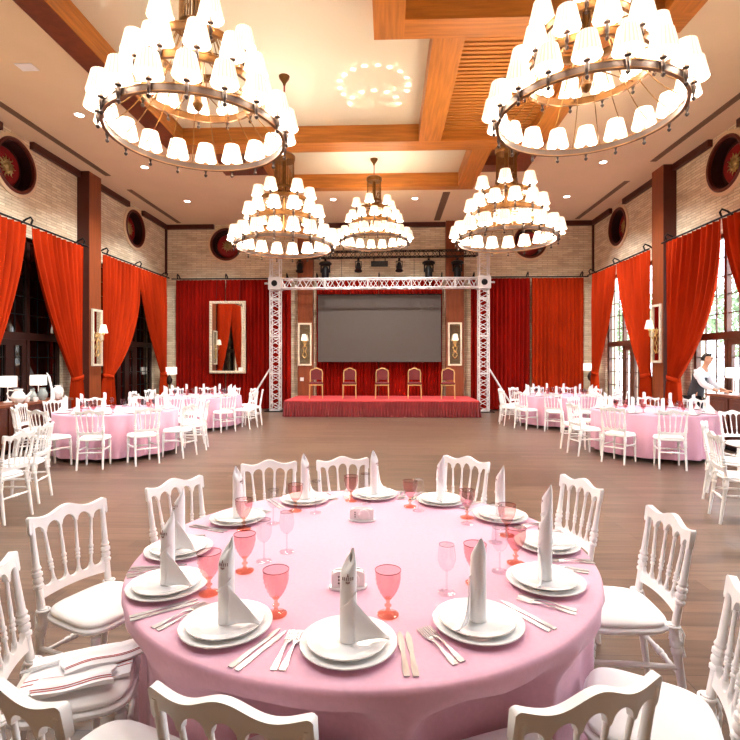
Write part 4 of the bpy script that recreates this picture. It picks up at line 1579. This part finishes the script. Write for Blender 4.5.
for (x, y), l in zip(CLR, CLB):
    q = 0.90 if y > 2.3 else 1.0
    put(win_o, (TCX + (x * 1.076 - TCX) * q, TCY + (y * 1.076 - TCY) * q, ZTAB), 0.2, 'clear stemmed glass on the near table ' + l, 'glass')


def holder(x, y, rz, label):
    r = thing('napkin_holder', (x, y, ZTAB), rz, label, 'napkin holder')
    MB().outline([(0.072 * math.cos(a), 0.036 * math.sin(a)) for a in [2 * PI * k / 24 for k in range(24)]], 0, 0.008).build('base', 'porcelain', r)
    for y0 in (-0.016, 0.012):
        m = MB()
        m.strip(list(range(13)), lambda i: (lambda xx, zz: ((xx, y0, 0.008), (xx, y0, zz), (xx, y0 + 0.005, zz), (xx, y0 + 0.005, 0.008)))(-0.062 + 0.124 * i / 12, 0.068 - 0.012 * abs(i / 6 - 1) ** 5))
        m.build('side_plate', 'porcelain', r, smooth=50)
    MB().box(-0.055, 0.055, -0.010, 0.011, 0.008, 0.062).build('paper_napkins', 'napkin_cloth', r, smooth=0)
    s = MB().lathe([(0, -0.004), (0.028, -0.003), (0.030, 0.0), (0.028, 0.003), (0, 0.004)], seg=24)
    s.v = [Matrix.Rotation(PI / 2, 4, 'X') @ v + Vector((0.012, -0.021, 0.036)) for v in s.v]
    s.build('round_boss', 'porcelain', r)
    for k in (-1, 0, 1):
        s = MB().lathe([(0, 0), (0.0035, 0), (0.0035, 0.001), (0, 0.001)], seg=8)
        s.v = [Matrix.Rotation(PI / 2, 4, 'X') @ v + Vector((-0.035, -0.0165, 0.036 + 0.012 * k)) for v in s.v]
        s.build('shaker_hole', 'black_metal', r)


holder(-0.15, 1.84, 0.1, 'white porcelain napkin holder half hidden behind the nearest napkin')
holder(-0.14, 2.62, -0.03, 'white porcelain napkin holder towards the far side of the near table')

# ------------------------------------------------------------------ settings on the four far tables
def simple_napkin():
    m = MB()
    m.grid(14, 3, lambda u, v: (0.027 * math.cos(2 * PI * u), 0.027 * math.sin(2 * PI * u), (0.26 - 0.04 * (0.5 - 0.5 * math.cos(2 * PI * u))) * v), closed_u=True)
    m.strip([0, 1, 2, 3], lambda i: ((0.02 + 0.03 * i, -0.02, 0), (0.02 + 0.03 * i, -0.02, 0.12 * (1 - i / 3.2)), (0.02 + 0.03 * i, 0.0, 0.12 * (1 - i / 3.2)), (0.02 + 0.03 * i, 0.0, 0)))
    return m.build('rolled_napkin', 'napkin_cloth')


sn = simple_napkin()
sp = MB().lathe([(0, 0), (0.09, 0), (0.135, 0.014), (0.135, 0.018), (0.09, 0.01), (0, 0.01)], seg=28).build('dinner_plate', 'porcelain')
sg = MB().lathe([(0, 0), (0.035, 0), (0.01, 0.01), (0.006, 0.05), (0.026, 0.065), (0.041, 0.10), (0.043, 0.15), (0.040, 0.15), (0.037, 0.10), (0, 0.07)], seg=16).build('pink_goblet', 'pink_thin')
sw = MB().lathe([(0, 0), (0.032, 0), (0.004, 0.012), (0.004, 0.082), (0.026, 0.10), (0.033, 0.125), (0.028, 0.18), (0.026, 0.18), (0.03, 0.125), (0, 0.09)], seg=16).build('wine_glass', 'clear_glass')
for nm, cx, cy, R, n, a0 in TABLES:
    for k in range(12):
        a = math.radians(a0 - 30 * k)
        c, s_ = math.cos(a), math.sin(a)
        r = R - 0.17
        x, y = cx + r * c, cy + r * s_
        put(sp, (x, y, ZTAB), 0, 'white plate under a standing napkin on the %s round table' % nm, 'plate', 'plates on the %s table' % nm)
        put(sn, (x, y, ZTAB + 0.013), a, 'tall white rolled napkin standing on the %s round table' % nm, 'napkin', 'napkins on the %s table' % nm)
        r2 = R - 0.40
        a2 = a + 0.12
        put(sg, (cx + r2 * math.cos(a2), cy + r2 * math.sin(a2), ZTAB), 0, 'pink goblet standing on the %s round table' % nm, 'goblet', 'goblets on the %s table' % nm)
        a2 = a - 0.10
        put(sw, (cx + r2 * math.cos(a2), cy + r2 * math.sin(a2), ZTAB), 0, 'clear stemmed glass standing on the %s round table' % nm, 'glass', 'clear glasses on the %s table' % nm)

# ------------------------------------------------------------------ folded napkins and cutlery on the left chair seat
def folded(name, x, y, z, rz, w, d, h, label, stripe=True, seed=0):
    rd = random.Random(seed)
    r = thing(name, (x, y, z), rz, label, 'napkin')
    p = [rd.uniform(0, 6) for _ in range(4)]

    def surf(zz, s):
        def fn(u, v):
            wob = 0.004 * math.sin(7 * u + p[0]) + 0.003 * math.sin(9 * v + p[1])
            edge = 0.008 * math.sin(5 * v + p[2])
            return ((u - 0.5) * w + edge, (v - 0.5) * d + 0.006 * math.sin(6 * u + p[3]), zz + (wob + 0.005 if s else 0))
        return fn
    m = MB()
    m.grid(18, 12, surf(0, False))
    m.grid(18, 12, surf(h, True))
    b = 18 * 12
    for i in range(17):
        m.face(i, i + 1, b + i + 1, b + i)
        j = 11 * 18
        m.face(j + i, b + j + i, b + j + i + 1, j + i + 1)
    for i in range(11):
        m.face(i * 18, b + i * 18, b + (i + 1) * 18, (i + 1) * 18)
        m.face(i * 18 + 17, (i + 1) * 18 + 17, b + (i + 1) * 18 + 17, b + i * 18 + 17)
    m.build('folded_cloth', 'napkin_cloth', r, smooth=50)
    if stripe:
        s = MB()
        for k, yy in enumerate((-d * 0.28, -d * 0.18)):
            s.strip(list(range(17)), lambda i: (lambda u: (lambda P: ((P[0], P[1] - 0.0015, P[2] + 0.0002), (P[0], P[1] - 0.0015, P[2] + 0.0016), (P[0], P[1] + 0.0015, P[2] + 0.0016), (P[0], P[1] + 0.0015, P[2] + 0.0002)))
                                               (surf(h, True)(u, 0.5 + yy / d)))(i / 16))
        s.build('red_stripe', 'napkin_red', r)
    return r


cxs, cys = -1.10, 1.72
folded('folded_napkin', cxs - 0.01, cys + 0.02, 0.4815, 0.45, 0.34, 0.22, 0.006, 'white folded napkin lying lowest on the seat of the left edge chair', True, 1)
folded('folded_napkin', cxs + 0.05, cys + 0.055, 0.505, 0.62, 0.26, 0.10, 0.006, 'white red-edged napkin roll lying on top of the left seat, further from the camera', True, 2)
folded('folded_napkin', cxs + 0.03, cys - 0.085, 0.502, 0.40, 0.24, 0.09, 0.007, 'white red-edged napkin lying on top of the left seat, nearer the camera', True, 3)
put(knife_o, (cxs - 0.11, cys + 0.03, 0.501), -0.9, 'silver knife lying across the napkins on the left chair seat', 'knife')

# ------------------------------------------------------------------ sideboards and what stands on them
def sideboard(loc, w, d, h, rz, label):
    r = thing('sideboard', loc, rz, label, 'sideboard')
    MB().box(-w / 2 - 0.03, w / 2 + 0.03, -d / 2 - 0.03, d / 2 + 0.03, h - 0.045, h).build('worktop', 'sideboard_wood', r, smooth=0)
    MB().box(-w / 2, w / 2, -d / 2, d / 2, 0.08, h - 0.045).build('body', 'dark_wood', r, smooth=0)
    MB().box(-w / 2 + 0.04, w / 2 - 0.04, -d / 2 + 0.04, d / 2 - 0.04, 0, 0.08).build('plinth', 'black_metal', r, smooth=0)
    n = max(2, int(w / 0.7))
    for i in range(n):
        a = -w / 2 + w * i / n + 0.02
        b = -w / 2 + w * (i + 1) / n - 0.02
        dd = MB().box(a, b, -d / 2 - 0.018, -d / 2, 0.12, h - 0.07).box(a + 0.06, b - 0.06, -d / 2 - 0.026, -d / 2 - 0.018, 0.18, h - 0.13).build('door', 'dark_wood', r, smooth=0)
        MB().turned((b - 0.05, -d / 2 - 0.026, h * 0.55), (b - 0.05, -d / 2 - 0.05, h * 0.55), [(0, 0.008), (0.5, 0.015), (1, 0.012)], 10).build('knob', 'brass', dd)
    return r


sideboard((-6.86, 8.2, 0), 3.4, 0.62, 0.86, PI / 2, 'long dark wooden sideboard against the left windows with lamps and vases')
sideboard((6.42, 9.05, 0), 1.2, 0.56, 1.0, -PI / 2, 'dark wooden service counter in front of the waiter at the right edge')


def box_lamp(loc, sw_, sh, zb, label, base='porcelain', standh=None):
    r = thing('table_lamp' if not standh else 'floor_lamp', loc, 0, label, 'lamp')
    MB().lathe([(0, 0), (0.075 if not standh else 0.14, 0), (0.07 if not standh else 0.13, 0.015), (0.02, 0.03), (0.012, 0.06), (0, 0.06)], seg=20).build('base', base, r)
    if standh:
        MB().lathe([(0, 0.05), (0.012, 0.05), (0.014, zb - 0.35), (0.08, zb - 0.28), (0.10, zb - 0.18), (0.06, zb - 0.07), (0.015, zb - 0.03), (0.01, zb + sh * 0.7), (0, zb + sh * 0.7)], seg=18).build('stand', base, r)
    else:
        MB().cyl((0, 0, 0.05), (0, 0, zb + sh * 0.7), 0.009).build('stand', base, r)
    m = MB()
    w, d = sw_ / 2, sw_ * 0.36
    for (a, b) in (((-w, -d), (w, -d)), ((w, -d), (w, d)), ((w, d), (-w, d)), ((-w, d), (-w, -d))):
        x0, x1 = min(a[0], b[0]), max(a[0], b[0])
        y0, y1 = min(a[1], b[1]), max(a[1], b[1])
        m.box(x0 - 0.003, x1 + 0.003, y0 - 0.003, y1 + 0.003, zb, zb + sh)
    m.box(-w, w, -0.004, 0.004, zb + sh * 0.66, zb + sh * 0.68)
    m.build('lamp_shade', 'box_shade', r, smooth=0)


ZS = 0.86
box_lamp((-6.95, 9.5, ZS), 0.22, 0.20, 0.28, 'table lamp with a white box shade on the left sideboard, right one of the pair')
box_lamp((-6.98, 8.75, ZS), 0.22, 0.20, 0.28, "white box-shaded table lamp on the left sideboard at the photo's left edge")
box_lamp((6.28, 9.15, 1.0), 0.18, 0.19, 0.31, 'small table lamp with a white box shade on the right service counter')
box_lamp((-7.25, 16.0, 0), 0.38, 0.24, 1.19, 'floor lamp with a white box shade in the left back corner', 'bronze', 1)
box_lamp((6.55, 16.1, 0), 0.36, 0.24, 1.32, 'floor lamp with a white box shade in the right back corner', 'bronze', 1)

p = thing('pitcher', (-6.70, 8.65, ZS), 0.3, 'white porcelain pitcher on the left sideboard, left edge of the photo', 'pitcher')
MB().lathe([(0, 0), (0.06, 0), (0.07, 0.01), (0.115, 0.07), (0.12, 0.11), (0.09, 0.17), (0.06, 0.21), (0.075, 0.25), (0.07, 0.25), (0.055, 0.215), (0.055, 0.205), (0, 0.2)], seg=28).build('body', 'porcelain', p)
MB().tube([(0.10, 0, 0.09), (0.16, 0, 0.13), (0.19, 0, 0.18), (0.21, 0, 0.21)], [0.03, 0.024, 0.018, 0.016], 10).build('spout', 'porcelain', p)
MB().tube([(-0.07, 0, 0.22), (-0.15, 0, 0.23), (-0.18, 0, 0.17), (-0.15, 0, 0.1), (-0.10, 0, 0.07)], 0.012, 8).build('handle', 'porcelain', p)
v = MB().lathe([(0, 0), (0.045, 0), (0.05, 0.01), (0.095, 0.09), (0.10, 0.15), (0.085, 0.21), (0.05, 0.245), (0.045, 0.25), (0.07, 0.27), (0.065, 0.27), (0.04, 0.25), (0, 0.24)], seg=28).build('vase', 'porcelain', loc=(-6.66, 9.66, ZS))
tag(v, 'white rounded vase at the far end of the left sideboard', 'vase')
v = MB().lathe([(0, 0), (0.05, 0), (0.055, 0.01), (0.085, 0.08), (0.085, 0.13), (0.06, 0.19), (0.05, 0.22), (0.06, 0.24), (0.055, 0.24), (0.045, 0.22), (0, 0.21)], seg=24).build('vase', 'grey_glass', loc=(-6.72, 9.30, ZS))
tag(v, 'grey-green glass vase on the left sideboard, right one of the two grey ones', 'vase')
v = MB().lathe([(0, 0), (0.04, 0), (0.07, 0.05), (0.075, 0.11), (0.05, 0.16), (0.035, 0.2), (0.05, 0.225), (0.045, 0.225), (0.03, 0.2), (0, 0.19)], seg=24).build('vase', 'grey_glass', loc=(-6.76, 9.08, ZS))
tag(v, 'grey-green glass vase on the left sideboard, left one of the two grey ones', 'vase')
v = MB().tube([(0, 0, 0), (0.0, 0, 0.08), (-0.015, 0, 0.2), (-0.05, 0, 0.34), (-0.07, 0, 0.44), (-0.12, 0, 0.53)], [0.045, 0.035, 0.022, 0.02, 0.022, 0.006], 12).build('sculpture', 'porcelain', loc=(-6.64, 9.47, ZS))
tag(v, 'slender curved white ornament standing on the left sideboard', 'ornament')
for k, (x, y) in enumerate([(-6.6, 8.95), (-6.72, 8.9)]):
    c = MB().lathe([(0, 0), (0.03, 0), (0.042, 0.05), (0.042, 0.08), (0.039, 0.08), (0.037, 0.05), (0, 0.01)], seg=18).build('cup', 'porcelain', loc=(x, y, ZS))
    tag(c, 'small white cup between the pitcher and the grey vases on the left sideboard', 'cup', 'cups on the left sideboard')

# ------------------------------------------------------------------ waiter
def skin(name, verts, edges, material, parent, root=0, sub=2):
    me = bpy.data.meshes.new(name)
    me.from_pydata([v[:3] for v in verts], edges, [])
    me.materials.append(MATS[material])
    o = bpy.data.objects.new(name, me)
    COL.objects.link(o)
    o.parent = parent
    md = o.modifiers.new('skin', 'SKIN')
    md.use_smooth_shade = True
    for i, sv in enumerate(me.skin_vertices[0].data):
        rr = verts[i][3]
        sv.radius = (rr, verts[i][4] if len(verts[i]) > 4 else rr)
        sv.use_root = (i == root)
    if sub:
        s = o.modifiers.new('sub', 'SUBSURF')
        s.levels = sub
        s.render_levels = sub
    return o


# local: facing +x, leaning forward over the counter
W = thing('person', (6.22, 10.15, 0), -0.95, 'waiter with dark vest and white shirt bending over the counter, head lowered', 'person')
W['label'] = 'person in a dark vest and white shirt bending over the right-hand counter'
V = [(0, 0, 0.96, .15, .11), (0.03, 0, 1.12, .13, .10), (0.08, 0, 1.28, .16, .11), (0.12, 0, 1.42, .15, .10), (0.17, 0, 1.50, .055), (0.20, 0, 1.56, .052),
     (0.12, 0.16, 1.41, .048), (0.20, 0.20, 1.17, .044), (0.40, 0.17, 1.06, .038), (0.47, 0.16, 1.04, .03),
     (0.12, -0.16, 1.41, .048), (0.20, -0.20, 1.17, .044), (0.40, -0.17, 1.06, .038), (0.47, -0.16, 1.04, .03),
     (0, 0.10, 0.86, .10), (0.03, 0.11, 0.48, .065), (0, 0.12, 0.10, .045), (0.10, 0.13, 0.045, .042),
     (0, -0.10, 0.86, .10), (0.03, -0.11, 0.48, .065), (0, -0.12, 0.10, .045), (0.10, -0.13, 0.045, .042),
     (0.215, 0, 1.61, .086, .078), (0.235, 0, 1.67, .105, .088), (0.225, 0, 1.725, .085, .072)]
Eg = [(0, 1), (1, 2), (2, 3), (3, 4), (4, 5), (3, 6), (6, 7), (7, 8), (8, 9), (3, 10), (10, 11), (11, 12), (12, 13), (0, 14), (14, 15), (15, 16), (16, 17),
      (0, 18), (18, 19), (19, 20), (20, 21), (5, 22), (22, 23), (23, 24)]
skin('body', V, Eg, 'skin', W)
k = 1.10
skin('shirt', [(-0.01, 0, 0.88, .17, .13)] + [(x, y, z, r[0] * k, (r[1] if len(r) > 1 else r[0]) * k) for x, y, z, *r in V[:4]] + [(V[4][0] - 0.01, 0, 1.50, .070)] +
     [(x, y, z, r[0] * 1.55) for x, y, z, *r in (V[6], V[7], V[8], V[10], V[11], V[12])],
     [(0, 1), (1, 2), (2, 3), (3, 4), (4, 5), (4, 6), (6, 7), (7, 8), (4, 9), (9, 10), (10, 11)], 'shirt', W)
skin('vest', [(-0.01, 0, 0.86, .20, .155), (0.0, 0, 0.97, .195, .15), (0.03, 0, 1.12, .165, .125), (0.08, 0, 1.28, .19, .135), (0.105, 0, 1.39, .17, .12), (0.115, 0.08, 1.43, .075), (0.115, -0.08, 1.43, .075)],
     [(0, 1), (1, 2), (2, 3), (3, 4), (4, 5), (4, 6)], 'vest', W)
skin('trousers', [(0, 0, 0.96, .17, .13), (0, 0.10, 0.84, .112), (0.03, 0.11, 0.48, .085), (0, 0.12, 0.10, .07), (0, -0.10, 0.84, .112), (0.03, -0.11, 0.48, .085), (0, -0.12, 0.10, .07)],
     [(0, 1), (1, 2), (2, 3), (0, 4), (4, 5), (5, 6)], 'trousers', W)
skin('shoe', [(-0.04, 0.12, 0.045, .05, .045), (0.08, 0.13, 0.04, .05, .04), (0.18, 0.135, 0.032, .042, .03)], [(0, 1), (1, 2)], 'black_metal', W)
skin('shoe', [(-0.04, -0.12, 0.045, .05, .045), (0.08, -0.13, 0.04, .05, .04), (0.18, -0.135, 0.032, .042, .03)], [(0, 1), (1, 2)], 'black_metal', W)
# hair, face and hands
hm = MB().grid(24, 12, lambda u, v: (0.215 + 0.098 * math.sin(PI * (0.02 + 0.62 * v)) * math.cos(2 * PI * u) - 0.02 * v, 0.086 * math.sin(PI * (0.02 + 0.62 * v)) * math.sin(2 * PI * u),
                                       1.668 + 0.108 * math.cos(PI * (0.02 + 0.62 * v * (1.0 if math.cos(2 * PI * u) < 0.2 else 0.52)))), closed_u=True)
hm.build('hair', 'hair', W)
fm = MB()
fm.tube([(0.315, 0, 1.665), (0.338, 0, 1.64), (0.345, 0, 1.625), (0.318, 0, 1.615)], [0.008, 0.012, 0.014, 0.010], 8)
fm.build('nose', 'skin', W)
for s in (-1, 1):
    MB().lathe([(0, -0.011), (0.009, -0.006), (0.011, 0), (0.009, 0.006), (0, 0.011)], (0.308, s * 0.032, 1.665), 10).build('eye', 'hair', W)
    MB().lathe([(0, -0.03), (0.010, -0.02), (0.013, 0.0), (0.010, 0.02), (0, 0.03)], (0.22, s * 0.085, 1.65), 10).build('ear', 'skin', W)
    hv = [(0.47, s * 0.16, 1.04, .030, .022), (0.53, s * 0.155, 1.03, .038, .018)]
    he = [(0, 1)]
    for j, (oy, L) in enumerate(((-0.03, 0.075), (-0.01, 0.085), (0.01, 0.08), (0.03, 0.065))):
        i0 = len(hv)
        hv += [(0.565, s * 0.155 + oy, 1.03, .010), (0.565 + L * 0.55, s * 0.155 + oy * 1.2, 1.025, .009), (0.565 + L, s * 0.155 + oy * 1.25, 1.013, .007)]
        he += [(1, i0), (i0, i0 + 1), (i0 + 1, i0 + 2)]
    i0 = len(hv)
    hv += [(0.52, s * 0.155 - s * 0.045, 1.025, .010), (0.55, s * 0.155 - s * 0.065, 1.018, .008)]
    he += [(0, i0), (i0, i0 + 1)]
    skin('hand', hv, he, 'skin', W, sub=1)
MB().tube([(0.318, -0.02, 1.585), (0.325, 0, 1.583), (0.318, 0.02, 1.585)], 0.006, 6).build('mouth', 'chair_red', W)
